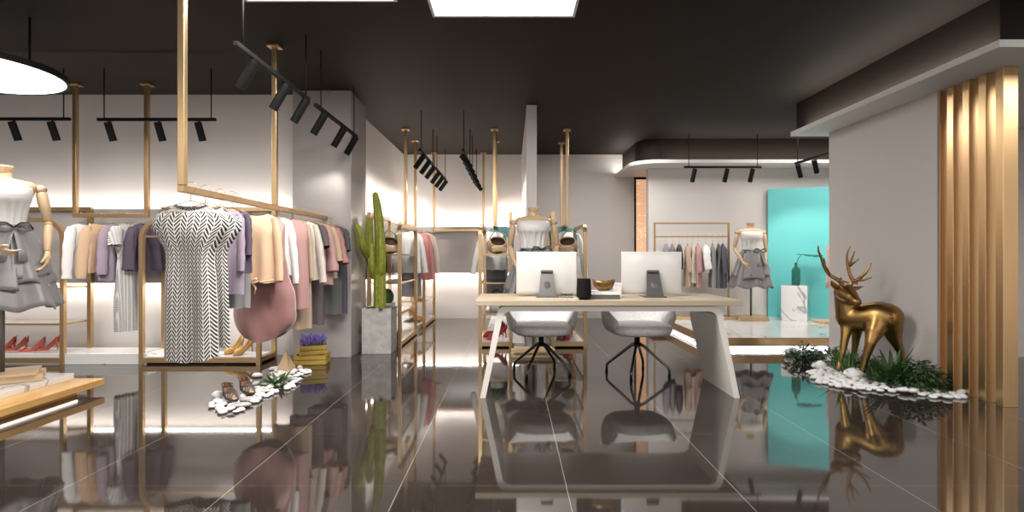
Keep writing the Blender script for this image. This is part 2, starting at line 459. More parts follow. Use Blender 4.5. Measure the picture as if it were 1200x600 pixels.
# ------------------------------------------------------------------ track spotlights
LENSES = []
def track(label, p0, p1, lamps, aim, cables, ztop=HC, L=.18, r=.033, tw=.03, e=16, target=None, ang=70):
    p0, p1 = V(p0), V(p1); mid = (p0+p1)/2
    t = thing('track_spotlight', label, 'track light', mid, 0, 'black track spotlights')
    a, b = p0-mid, p1-mid; u = (b-a).normalized()
    obj('track', MB().sweep([a, b], tw, tw, (0, 0, 1)), 'black', t, bevel=.003)
    for k in cables:
        c = a.lerp(b, k); obj('cable', MB().tube([c, (c.x, c.y, ztop-mid.z)], .0055, 6), 'black', t)
    for k in lamps:
        c = a.lerp(b, k); d = V(aim).normalized()
        br = c+V((0, 0, -.085))
        nn = d.orthogonal().normalized(); bb = d.cross(nn)
        def ring(q, rad): return [br+d*q+(nn*math.cos(2*PI*i/24)+bb*math.sin(2*PI*i/24))*rad for i in range(24)]
        hm = MB().rings([ring(-.062, r*.7), ring(-.058, r*.7), ring(-.058, r), ring(L-.058, r), ring(L-.058, r-.004), ring(L-.105, r-.006)], True, True, False)
        lm = obj('lamp_head', hm, 'black', t)
        obj('bracket', MB().tube([c, br], .008, 8), 'black', lm)
        obj('lens', MB().rings([ring(L-.104, r*.75), ring(L-.101, r*.7)]), 'lens', lm)
        w = mid+br+d*(L-.05)
        if e: spot('spot_beam', w, w+d, e, ang)
zt = 2.43
track('black track light cut by the left edge, behind the round lamp', (-5.15, 5.43, zt), (-4.26, 5.43, zt), (.04, .39, .81), (.10, .26, -.85), (.02, .93), e=16)
track('black three-lamp track light hung before the left wall, above the small patterned dress', (-4.01, 5.45, zt), (-2.865, 5.45, zt), (.10, .52, .86), (.10, .26, -.85), (.055, .96), e=16)
track('long black track light nearest the viewer, above the herringbone dress', (-1.69, 3.44, 2.41), (-1.69, 4.68, 2.41), (.17, .58, .90), (-.5, .05, -.82), (.08, .95), L=.21, e=18)
track('short black three-lamp track light before the grey column', (-1.69, 4.84, 2.41), (-1.69, 6.13, 2.41), (.13, .57, .90), (-.5, .05, -.82), (.11, .92), L=.21, e=16)
track('black track light on the aisle cactus side, nearer one of two in line', (-1.13, 6.9, 2.41), (-1.13, 8.1, 2.41), (.12, .5, .88), (-.58, .22, -.72), (.1, .95), L=.2, e=30, ang=115)
track('black track light on the aisle cactus side, farther one of two in line', (-1.13, 8.35, 2.41), (-1.13, 9.6, 2.41), (.12, .5, .88), (-.58, .22, -.72), (.1, .95), L=.2, e=30, ang=115)
track('black track light on the aisle partition side, nearer one of two in line', (-.60, 6.9, 2.41), (-.60, 8.1, 2.41), (.12, .5, .88), (.58, .22, -.72), (.1, .95), L=.2, e=30, ang=115)
track('black track light on the aisle partition side, farther one of two in line', (-.60, 8.35, 2.41), (-.60, 9.6, 2.41), (.12, .5, .88), (.58, .22, -.72), (.1, .95), L=.2, e=30, ang=115)
track('black three-lamp track light hung above the rack of pink and grey clothes', (2.555, 8.36, zt), (3.70, 8.36, zt), (.13, .55, .88), (-.14, .12, -.78), (.06, .95), e=16, L=.2)
track('black track light running towards the turquoise board, partly behind the grey wall', (4.05, 8.05, zt), (4.05, 6.9, zt), (.08, .45, .85), (.42, .45, -.72), (.06, .95), e=0, L=.2)
# added spot beside the track, placed to throw the leaf's shadow on the board
spot('spot_beam', (3.72, 7.2, 2.3), (4.5, 8.5, .95), 85, 60, .5, r=.012)
spot('spot_beam', (4.15, 7.1, 2.2), (4.9, 8.3, .9), 9, 75, .6)

# ------------------------------------------------------------------ rails hung from the ceiling
def hung_rail(label, p0, p1, z, poles, w=.042):
    """bar between p0 and p1 at height z, carried by square poles from the ceiling"""
    p0, p1 = V((*p0, 0)), V((*p1, 0)); mid = (p0+p1)/2
    t = thing('hanging_rail', label, 'clothes rail', (mid.x, mid.y, z), 0, 'gold rails hung from the ceiling')
    u = (p1-p0).normalized(); rz = math.atan2(u.y, u.x)
    obj('rail', MB().box((0, 0, 0), ((p1-p0).length+w, w, w), rz), 'gold', t, bevel=.003)
    for k in poles:
        c = p0.lerp(p1, k)-mid
        ps = obj('pole', MB().box((c.x, c.y, (HC-z)/2+w/4), (w, w, HC-z-w/2), rz), 'gold', t, bevel=.003)
        obj('ceiling_plate', MB().box((c.x, c.y, HC-z-.012), (.105, .105, .024), rz), 'gold', ps, bevel=.003)
RZ = 1.525
hung_rail('gold rail hung before the left wall carrying white, peach and purple tops', (-4.58, 5.91), (-3.83, 5.91), 1.535, (0, 1))
hung_rail('long gold rail hung from three poles, carrying the herringbone dresses and pink clothes', (-2.036, 3.48), (-2.036, 6.19), RZ, (0, .5, 1))
hung_rail('gold rail hung behind the cactus, over the shelves on that side of the aisle', (-1.51, 8.0), (-1.51, 8.8), 1.55, (0, 1))
hung_rail('empty gold rail hung across the end wall of the aisle', (-1.36, 9.85), (-.50, 9.85), 1.56, (0, 1))
hung_rail('gold rail hung on the aisle side of the partition', (-.25, 8.0), (-.25, 8.83), 1.55, (0, 1))
hung_rail('gold rail hung on the right side of the partition, over the arched rack', (.785, 8.03), (.785, 8.96), 1.55, (0, 1))

# ------------------------------------------------------------------ arched racks
def arch_pts(W, H, r, z0, y):
    p = [(-W/2, y, z0), (-W/2, y, H-r)]
    p += [(-W/2+r-r*math.cos(a), y, H-r+r*math.sin(a)) for a in [PI/2*k/8 for k in range(1, 9)]]
    p += [(W/2-r+r*math.sin(a), y, H-r+r*math.cos(a)) for a in [PI/2*k/8 for k in range(0, 9)]]
    return p+[(W/2, y, z0)]
def arch_rack(label, loc, rz, W=1.19, D=.37, H=1.50, HR=1.62, shelves=(), rail=None, b=.042, base=.10, r=.2):
    """front arch at y=0 facing -y, rear frame at y=D"""
    t = thing('arched_rack', label, 'display rack', loc, rz, 'gold arched display racks')
    obj('front_arch', MB().sweep(arch_pts(W-b, H-b/2, r, 0, 0), b, b, (0, -1, 0)), 'gold', t)
    obj('rear_frame', MB().sweep([(-W/2+b/2, D, 0), (-W/2+b/2, D, HR), (W/2-b/2, D, HR), (W/2-b/2, D, 0)], b, b, (0, -1, 0)), 'gold', t)
    bt = obj('base_tray', MB().sweep([(-W/2+b/2, 0, .045), (W/2-b/2, 0, .045), (W/2-b/2, D, .045), (-W/2+b/2, D, .045)], b*.86, .05, (0, 0, 1), True), 'gold', t)
    obj('foot_plinth', MB().box((0, D/2, .0105), (W-.09, D-.02, .021)), 'black', bt)
    obj('base_slab', MB().box((0, D/2, .06), (W-2*b, D-b, .03)), 'marble', t)
    for z in shelves:
        s = obj('shelf', MB().box((0, D/2, z+.006), (W-2*b, D-b, .008)), 'glass', t)
        obj('shelf_edge', MB().sweep([(-W/2+b, .006, z), (W/2-b, .006, z), (W/2-b, D-.006, z), (-W/2+b, D-.006, z)], .014, .02, (0, 0, 1), True), 'gold', s)
    if rail: obj('rail', MB().box((0, 0, rail), (W-b, .02, .02)), 'gold', t)
    return t
arch_rack('gold arched rack with red heels on its base, behind the dress form', (-5.17, 5.767, 0), 0, shelves=(.41, .78))
arch_rack('gold arched rack behind the herringbone dress, with mustard heels on its base', (-3.19, 5.767, 0), 0, W=1.24, rail=1.31)
S3 = (.40, .78, 1.125)
arch_rack('gold arched shelf rack beside the tall cactus', (-1.36, 7.39, 0), PI/2, W=1.18, shelves=S3, r=.1)
arch_rack('far gold arched rack on the cactus side of the aisle', (-1.36, 9.28, 0), PI/2, W=1.18, shelves=(.40,), r=.1)
arch_rack('gold arched shelf rack on the left of the middle dress form', (-.385, 7.39, 0), -PI/2, W=1.18, shelves=S3, D=.37, r=.1)
arch_rack('gold arched shelf rack on the right of the middle dress form', (.885, 7.39, 0), PI/2, W=1.18, shelves=S3, D=.39, r=.1)

# clothes rack on the display platform
PZ = .15
t = thing('clothes_rack', 'slim gold clothes rack on the marble platform, holding pink and grey clothes', 'clothes rack', (2.75, 8.62, PZ))
W = 1.13
obj('frame', MB().sweep([(-W/2, 0, .03), (-W/2, 0, 1.46), (W/2, 0, 1.46), (W/2, 0, .03)], .026, .026, (0, -1, 0)), 'gold', t)
obj('rail', MB().box((0, 0, 1.255), (W, .022, .022)), 'gold', t)
obj('base', MB().box((0, 0, .018), (W+.12, .36, .036)), 'board', t, bevel=.003)

# ------------------------------------------------------------------ platforms
t = thing('display_platform', 'raised marble display platform with gold edge and glow beneath', 'platform', (4.66, 7.8, 0))
x0, x1, y0, y1 = 2.32-4.66, 7.04-4.66, 6.6-7.8, 8.99-7.8
obj('marble_top', MB().box2((x0+.012, y0+.012, .06), (x1, y1, .152)), 'marble2', t)
obj('gold_edge', MB().box2((x0, y0, .05), (x1, y0+.012, .15)).box2((x0, y0+.012, .05), (x0+.012, y1, .15)), 'fin', t)
obj('plinth', MB().box2((x0+.16, y0+.16, 0), (x1, y1, .06)), 'white', t)
t = thing('display_platform', 'low honey-wood platform with light strip and marble slab under the dress form', 'platform', (-4.4, 3.6, 0))
obj('wood_deck', MB().box2((-1.2, -1.2, .053), (1.045, 1.04, .103)), 'orange', t, bevel=.002)
obj('light_strip', MB().box2((-1.1, -1.1, .040), (.93, .90, .053)), 'led', t)
obj('plinth', MB().box2((-1.05, -1.05, 0), (.925, .895, .040)), 'orange', t)
sl = obj('marble_slab', MB().box2((-1.0, -.9, .103), (.80, 1.03, .148)), 'marble2', t, bevel=.002)

# ------------------------------------------------------------------ turquoise board, pedestal, vase
b0, b1 = V((4.055, 8.93, 0)), V((5.0, 8.60, 0)); d = b1-b0
o = obj('display_board', MB().box((0, 0, 1.01), (d.length, .05, 2.02), math.atan2(d.y, d.x)), 'teal', bevel=.003)
o.location = ((b0+b1)/2).to_tuple()[:2]+(PZ,); tag(o, 'tall plain turquoise board leaning behind the marble pedestal', 'display board')
o = obj('pedestal', MB().box((0, 0, .26), (.345, .30, .52)), 'marble2', bevel=.002); o.rotation_euler = (0, 0, -.56)
o.location = (4.232, 8.42, PZ+.002); tag(o, 'square white marble pedestal holding the green vase', 'pedestal')
t = thing('bottle_vase', 'teal glass bottle vase with a single monstera leaf on the marble pedestal', 'vase', (4.235, 8.40, PZ+.522))
obj('bottle', MB().lathe([(.002, 0), (.052, 0), (.06, .012), (.06, .22), (.052, .25), (.022, .28), (.018, .33), (.021, .34), (.016, .34), (.014, .29), (.045, .245), (.052, .215), (.052, .016), (.002, .012)], 28), 'glass_teal', t)
st = obj('stem', MB().tube([(0, 0, .02), (0, 0, .3), (.03, -.01, .40), (.07, -.02, .462)], .006, 8), 'leaf_teal', t)
lf = MB(); n = 120; tip = []
for k in range(n+1):
    a = -PI*.93+2*PI*.93*k/n
    rr = .165*(1-.25*math.cos(a))*(1.0 if abs(math.sin(4.5*a)) > .38 else .42)
    if abs(a) < .25: rr = .19
    tip.append((.15+rr*math.cos(a), rr*.95*math.sin(a), -.12*rr*abs(math.sin(a))))
lf.add([(.10, 0, 0)]+tip, [(0, k+1, k+2) for k in range(n)])
lo = obj('leaf', lf, 'leaf_teal', st, solid=.003)
lo.location = (.075, -.02, .464); lo.rotation_euler = (.10, .04, .15)
# ------------------------------------------------------------------ hangers and clothes
HMESH = {}
def hanger_mesh(half):
    key = round(half, 2)
    if key not in HMESH:
        m = MB()
        hook = [(.034*math.cos(a), 0, .034*math.sin(a)) for a in [PI*(-.12)+PI*1.18*k/12 for k in range(13)]]
        hook = [(-x, y, z) for x, y, z in hook][::-1]
        hook = [(.034*math.cos(a), 0, .034*math.sin(a)) for a in [PI*1.05-PI*1.55*k/14 for k in range(15)]]
        m.tube(hook+[(0.002, 0, -.06), (0, 0, -.085)], .0022, 6)
        m.tube([(-half, 0, -.088-half*.27), (-half*.5, 0, -.088-half*.12), (0, 0, -.085), (half*.5, 0, -.088-half*.12), (half, 0, -.088-half*.27)], .0028, 6)
        HMESH[key] = m.mesh('clothes_hanger')
    return HMESH[key]
def garment(name, label, cat, group, x, y, zr, rz, W, L, prof, mat, sl=None, neck=.07, dip=.02, k=5, amp=.012, depth=.06, hem=0, slope=.40, mat2=None, split=None, uvs=False, half=None, drop=.10, skew=0, hang=True, bell=None, wide=0, uvn=False, ridge=()):
    """a garment hanging from a rail at height zr; prof scales the half width W down the length L"""
    if sl: W *= .90
    ph = random.uniform(0, 6); n = 44; m = max(10, int(L/.045))
    def shell(t0, t1, grow=0):
        mb = MB(); rings = []; uv = []
        mm = max(6, int(m*(t1-t0)))
        for j in range(mm+1):
            t = lerp(t0, t1, j/mm); w = interp(prof, t)*W+grow
            dd = lerp(.008, depth*.72, min(1, t/.2))*(.75+.5*interp(prof, t)) + grow
            rg = []
            for i in range(n+1):
                th = 2*PI*i/n; c, s_ = math.cos(th), math.sin(th)
                xx = w*spow(c, .85); a = amp*min(1, t*1.6)
                q1 = math.sin(k*xx/W*1.3+ph+.8*math.sin(t*3+ph)); wv = 1.25*a*spow(q1, .75)+.55*a*math.sin(2.3*k*xx/W+2*ph+t*2)
                yy = dd*spow(s_, .9)+wv
                if s_ < 0:
                    for s0 in ridge: yy -= .045*min(1, t*2)*math.exp(-((xx/w-s0*(1.25-t))**2)/.008)
                z = -L*t-slope*max(0, abs(xx)-neck*.8)*max(0, 1-t*3.2)
                if abs(xx) < neck:
                    z -= dip*(1-(xx/neck)**2)*(1.0 if s_ < 0 else .35)*max(0, 1-t*14)
                if t > .75: z -= hem*(1-min(1, abs(xx)/w)**2)*(t-.75)/.25 + .004*math.sin(k*2*xx/W+ph)*(t-.75)/.25
                rg.append((xx+skew*t, yy, z))
                uv.append(((abs(xx)/max(w, .01)*W if uvn else abs(xx)), z))
            rings.append(rg[:n]); 
            if uvs: pass
        mb.rings(rings, False, False)
        if uvs:
            mb.uv = []
            q = 0
            for r in rings:
                w_ = max(abs(p[0]) for p in r)
                for p in r:
                    u = p[0]
                    if uvn == 2: u = p[0]/max(w_, .01)*W*1.12
                    mb.uv.append((u, p[2]))
        return mb
    o = None
    body = shell(0, split or 1)
    o = obj(name, body, mat)
    o.location = (x, y, zr-drop); o.rotation_euler = (0, 0, rz)
    tag(o, label, cat, group)
    if split: obj('skirt', shell(split-.02, 1, .004), mat2 or mat, o)
    if sl:
        for sgn in (-1, 1):
            sx = W*interp(prof, .06)*.90
            le, ang, r0, r1 = sl[0], sl[1], sl[2]*.95, sl[3]*.95; ang += .05; fw = sl[4] if len(sl) > 4 else .025
            p0 = V((sgn*(sx-.025), 0, -.012-slope*(sx-neck*.8)*.85)); 
            pts = []
            for q in range(9):
                t = q/8
                pts.append(p0+V((sgn*math.sin(ang)*le*t*(1-.25*t)+sgn*.0, -fw*t*t, -math.cos(ang)*le*t+.0)))
            rr = [lerp(r0, r1, t/8)*(1+.09*math.sin(t*2.6+ph)) for t in range(9)]
            rr[0] *= .62; rr[1] *= .9
            if bell: rr[-1] *= bell; rr[-2] *= (1+bell)/2
            sm = MB().tube(pts, rr, 16, cap=False, sq=.62)
            if uvs: sm.uv = [(p[0], p[2]) for p in sm.v]
            # closed at the shoulder, open at the cuff
            so = obj('sleeve', sm, mat, o)
    if hang:
        hm = hanger_mesh(half or W*.8)
        h = bpy.data.objects.new('clothes_hanger', hm); COL.objects.link(h)
        hm.materials.clear(); hm.materials.append(MAT['gold'])
        h.location = (x, y, zr+.0); h.rotation_euler = (0, 0, rz)
        tag(h, 'wire hanger of the '+label, 'hanger', 'wire hangers')
    return o
SHIRT = [(0, .8), (.06, 1), (.2, .98), (.5, .92), (1, .98)]
BLOUSE = [(0, .75), (.06, 1), (.25, 1), (.6, .95), (1, 1.1)]
DRESS = [(0, .7), (.05, 1), (.2, .95), (.42, .8), (.6, .95), (1, 1.15)]
STRAIGHT = [(0, .75), (.04, 1), (.3, .95), (1, 1.0)]
HB = [(0, .38), (.025, .70), (.06, .90), (.11, 1.0), (.14, .98), (.20, .84), (.32, .60), (.38, .59), (.5, .63), (.75, .67), (1, .69)]
G = 'clothes on the long hanging rail'
zr = RZ+.02
X = -2.036
garment('patterned_dress', 'black and white herringbone dress at the front of the long rail', 'dress', G, X+.005, 3.56, zr, .04, .245, .965, HB, 'herring', depth=.075, amp=.013, k=6, hem=.03, neck=.12, dip=.045, slope=.22, uvs=True, uvn=2, half=.17, drop=.105)
garment('patterned_dress', 'second herringbone dress, mostly hidden behind the front one', 'dress', G, X+.01, 3.72, zr, .04, .240, .93, HB, 'herring', depth=.06, amp=.01, neck=.12, dip=.04, slope=.22, uvs=True, uvn=2, half=.17, drop=.105)
garment('blouse', 'lilac blouse right behind the herringbone dresses', 'blouse', G, X+.0, 3.93, zr, .05, .185, .60, [(0, .75), (.06, 1), (.25, .98), (.6, .98), (1, 1.0)], 'f_lilac', sl=(.40, .03, .055, .042), depth=.06)
garment('blouse', 'dark purple blouse squeezed between lilac and peach tops', 'blouse', G, X+.0, 4.1, zr, 0, .155, .46, SHIRT, 'f_purple', sl=(.3, .06, .05, .042))
garment('skirt_suit', 'grey cloth hanging low between dress hem and mauve velvet', 'skirt', G, X-.02, 4.2, zr, 0, .10, .72, STRAIGHT, 'f_grey')
pk = garment('knit_top', 'peach ribbed knit top with tied hem on the long rail', 'top', G, X+.03, 4.44, zr, -.05, .195, .545, SHIRT, 'f_peach', sl=(.50, .13, .066, .046, .05), depth=.07, neck=.09, dip=.02)
bw = MB()
bw.tube([(-.18, -.085, -.52), (-.08, -.10, -.535), (0, -.10, -.53), (.08, -.10, -.535), (.17, -.085, -.52)], .012, 8, sq=.5)
for sg in (-1, 1):
    bw.tube([(0, -.10, -.53), (sg*.045, -.11, -.505), (sg*.065, -.11, -.53), (sg*.03, -.108, -.545), (0, -.10, -.53)], .008, 8)
    bw.tube([(0, -.10, -.53), (sg*.04, -.105, -.58), (sg*.03, -.105, -.63)], .009, 8, sq=.5)
obj('waist_tie', bw, 'f_peach', pk)
VEL = [(0, .55), (.05, .7), (.3, .7), (.5, .82), (.7, 1.08), (.88, 1.12), (.96, .98), (1, .75)]
garment('velvet_dress', 'mauve velvet dress with rounded balloon hem on the long rail', 'dress', G, X+.01, 4.62, zr, 0, .235, .955, VEL, 'f_mauve', depth=.12, amp=.016, k=3, hem=.07, ridge=(-.75, -.1, .35, .9))
garment('shirt', 'white long-sleeved shirt next to the peach knit top', 'shirt', G, X+.01, 4.83, zr, -.04, .175, .50, SHIRT, 'f_white', sl=(.54, .14, .06, .04, .04))
garment('dress', 'dusty pink dress behind the white shirt on the long rail', 'dress', G, X+.03, 5.02, zr, 0, .19, .80, STRAIGHT, 'f_pink', amp=.018)
garment('dress', 'long beige dress beside the mauve velvet on the long rail', 'dress', G, X+.015, 5.17, zr, 0, .20, 1.0, STRAIGHT, 'f_beige', amp=.016, sl=(.5, .08, .05, .04))
garment('blouse', 'cream long-sleeved blouse in the middle of the long rail', 'blouse', G, X+.04, 5.33, zr, -.05, .19, .56, BLOUSE, 'f_cream', sl=(.56, .2, .065, .05, .05), depth=.07)
garment('dress', 'dark plum dress whose skirt shows under the cream blouse', 'dress', G, X+.04, 5.48, zr, 0, .19, 1.0, STRAIGHT, 'f_plum', sl=(.22, .3, .075, .065), k=4)
garment('blouse', 'pale pink blouse with flared cuffs past the plum dress', 'blouse', G, X+.05, 5.62, zr, 0, .20, .62, BLOUSE, 'f_pink', sl=(.45, .14, .07, .08), bell=1.25)
garment('blouse', 'beige blouse with short wide sleeves near the column', 'blouse', G, X+.05, 5.74, zr, 0, .21, .56, BLOUSE, 'f_beige', sl=(.36, .24, .075, .075))
garment('blouse', 'rose red blouse with flared sleeve near the column', 'blouse', G, X+.055, 5.84, zr, 0, .22, .42, BLOUSE, 'f_rose', sl=(.38, .22, .075, .085), bell=1.2)
garment('dress', 'straight green-grey dress near the far end of the long rail', 'dress', G, X+.055, 5.96, zr, 0, .205, .95, STRAIGHT, 'f_slate', sl=(.2, .12, .075, .07), amp=.008)
garment('dress', 'slate blue dress last on the long rail, against the column', 'dress', G, X+.08, 6.07, zr, 0, .205, .95, STRAIGHT, 'f_navy', sl=(.24, .15, .075, .07), amp=.008)

G = 'clothes on the left hanging rail'
zr = 1.535+.02; Y = 5.91; h = PI/2
def yx(px): return (px+7-600)/F*Y
garment('shirt', 'white long-sleeved top first on the left hanging rail', 'shirt', G, yx(91)+.0, Y, zr, h-.25, .185, .52, SHIRT, 'f_white', sl=(.54, .12, .06, .045), amp=.014)
garment('knit_top', 'peach long-sleeved top beside the white one on the left rail', 'top', G, yx(112), Y, zr, h-.5, .19, .52, SHIRT, 'f_peach', sl=(.54, .12, .065, .05), amp=.014)
garment('blouse', 'lilac blouse half behind the small patterned dress', 'blouse', G, yx(130), Y+.02, zr, h-.3, .19, .60, BLOUSE, 'f_lilac', sl=(.5, .12, .06, .05), amp=.016)
garment('patterned_dress', 'small black and white patterned dress on the left rail', 'dress', G, yx(147), Y-.03, zr, h-.35, .19, 1.12, [(0, .7), (.05, 1), (.15, .95), (.32, .62), (.4, .66), (1, .95)], 'herring2', amp=.02, k=7, depth=.09, sl=(.2, .2, .065, .07), uvs=True)
garment('ruffled_blouse', 'dark purple ruffled blouse last on the left rail', 'blouse', G, yx(164), Y+.02, zr, h-.55, .19, .50, BLOUSE, 'f_purple', sl=(.45, .14, .07, .06), amp=.03, k=7, depth=.08)

def side_set(x, ys, side, group, zr, sc_=1):
    pass
G = 'clothes behind the cactus rack'
zr = 1.57
garment('shirt', 'white long-sleeved shirt hanging beyond the cactus shelf rack', 'shirt', G, -1.50, 8.07, zr, 0, .23, .60, SHIRT, 'f_white', sl=(.56, .2, .065, .05))
garment('pleated_skirt', 'grey pleated skirt hanging below the white shirt by the cactus', 'skirt', G, -1.49, 8.22, zr, 0, .17, .95, STRAIGHT, 'f_grey', k=16, amp=.018)
garment('blouse', 'rose blouse at the far end of the cactus-side rail', 'blouse', G, -1.40, 8.50, zr, 0, .2, .72, BLOUSE, 'f_rose', sl=(.66, .1, .06, .05))
garment('shirt', 'cream shirt last on the cactus-side rail', 'shirt', G, -1.38, 8.70, zr, 0, .22, .62, SHIRT, 'f_cream', sl=(.58, .16, .065, .05))
G = 'clothes left of the partition'
garment('shirt', 'white long-sleeved shirt hanging left of the middle dress form', 'shirt', G, -.27, 8.10, zr, 0, .22, .56, SHIRT, 'f_white', sl=(.60, .26, .06, .05))
garment('blouse', 'teal collared top behind the white shirt left of the partition', 'blouse', G, -.16, 8.26, zr+.02, 0, .2, .5, SHIRT, 'f_tealc', drop=.045)
garment('pleated_skirt', 'grey pleated skirt under the white shirt left of the partition', 'skirt', G, -.24, 8.42, zr, 0, .18, .95, STRAIGHT, 'f_grey', k=16, amp=.018)
garment('dress', 'dusty pink dress last on the rail left of the partition', 'dress', G, -.25, 8.6, zr, 0, .18, .75, STRAIGHT, 'f_pink')
G = 'clothes right of the partition'
garment('shirt', 'white shirt whose sleeve hangs right of the middle dress form', 'shirt', G, .80, 8.13, zr, 0, .22, .58, SHIRT, 'f_white', sl=(.62, .17, .06, .05))
garment('blouse', 'teal top with white shirt in front, right of the partition', 'blouse', G, .74, 8.3, zr+.02, 0, .2, .5, SHIRT, 'f_tealc', drop=.045)
garment('pleated_skirt', 'grey pleated skirt hanging right of the partition', 'skirt', G, .78, 8.48, zr, 0, .18, .92, STRAIGHT, 'f_grey', k=16, amp=.018)

G = 'clothes on the platform rack'
zr = PZ+1.255; Y = 8.62
def rk(name, px, mat, L, label, cat, sl=(.4, .1, .06, .05), W=.2, rz=.0, **kw):
    garment(name, label, cat, G, (px-600)/F*Y, Y, zr, PI/2-.25+rz, W, L, kw.pop('prof', STRAIGHT), mat, sl=sl, depth=.045, **kw)
rk('blouse', 780.5, 'f_lilac', .42, 'lilac blouse first on the platform rack', 'blouse')
rk('blouse', 788, 'f_grey', .50, 'pale grey blouse second on the platform rack', 'blouse', sl=None)
rk('blouse', 796, 'f_purple', .40, 'dark purple top third on the platform rack', 'top', sl=None)
rk('dress', 806, 'f_beige', .66, 'beige dress behind the right monitor, on the platform rack', 'dress')
rk('dress', 812, 'f_cream', .60, 'cream dress between beige and pink on the platform rack', 'dress', sl=None)
rk('dress', 818, 'f_pink', .67, 'dusty pink dress on the platform rack', 'dress')
rk('shirt', 827, 'f_white', .44, 'white shirt with wide sleeves on the platform rack', 'shirt', sl=(.36, .2, .07, .07))
rk('dress', 835, 'f_grey', .68, 'mid grey dress on the platform rack', 'dress', sl=None)
rk('dress', 842, 'f_slate', .68, 'dark grey-green dress on the platform rack', 'dress', sl=None)
rk('dress', 847, 'f_navy', .68, 'slate dress last on the platform rack', 'dress')
# ------------------------------------------------------------------ dress forms
def hand_mesh(s):
    """left (s=1) or right hand, wrist at origin, fingers towards -z, palm towards the body, thumb forward (-y)"""
    m = MB()
    m.chain([(0, 0, .01), (0, -.002, -.03)], [.021, .024])
    for i, y in enumerate((-.024, -.008, .008, .023)):
        m.capsule((0, y*.6, -.025), .016, (-s*.003, y, -.078), .0125)
        L = (.032, .036, .033, .026)[i]; c = (.3, .45, .55, .65)[i]
        p = V((-s*.003, y, -.078)); a = .25*c
        for q, r in enumerate((.0098, .0088, .0078)):
            a += .5*c+.12
            e = p+V((-s*math.sin(a)*L, -.002*i, -math.cos(a)*L))*(1-.18*q)
            m.capsule(p, r, e, r*.92); p = e
    p = V((-s*.006, -.026, -.035)); m.capsule((0, -.012, -.018), .018, p, .0125)
    e = p+V((-s*.010, -.024, -.030)); m.capsule(p, .0118, e, .0098); m.capsule(e, .0098, e+V((-s*.012, -.006, -.026)), .0085)
    return remesh(m, .0042, 2)
HANDS = {1: hand_mesh(1), -1: hand_mesh(-1)}
def torso_rings(tab, n=40, pl=0, pa=0, sq=1):
    """tab rows: z, half width, half depth, y offset"""
    rings = []
    for z, w, d, y in tab:
        rings.append([(w*spow(math.cos(2*PI*i/n), .9)*(1+pa*math.sin(pl*2*PI*i/n)), y+d*spow(math.sin(2*PI*i/n), .9)*(1+pa*math.sin(pl*2*PI*i/n)), z) for i in range(n)])
    return rings
def fine(tab, k=4):
    out = []
    for a, b in zip(tab, tab[1:]):
        for q in range(k): out.append(tuple(lerp(p, r, q/k) for p, r in zip(a, b)))
    return out+[tab[-1]]
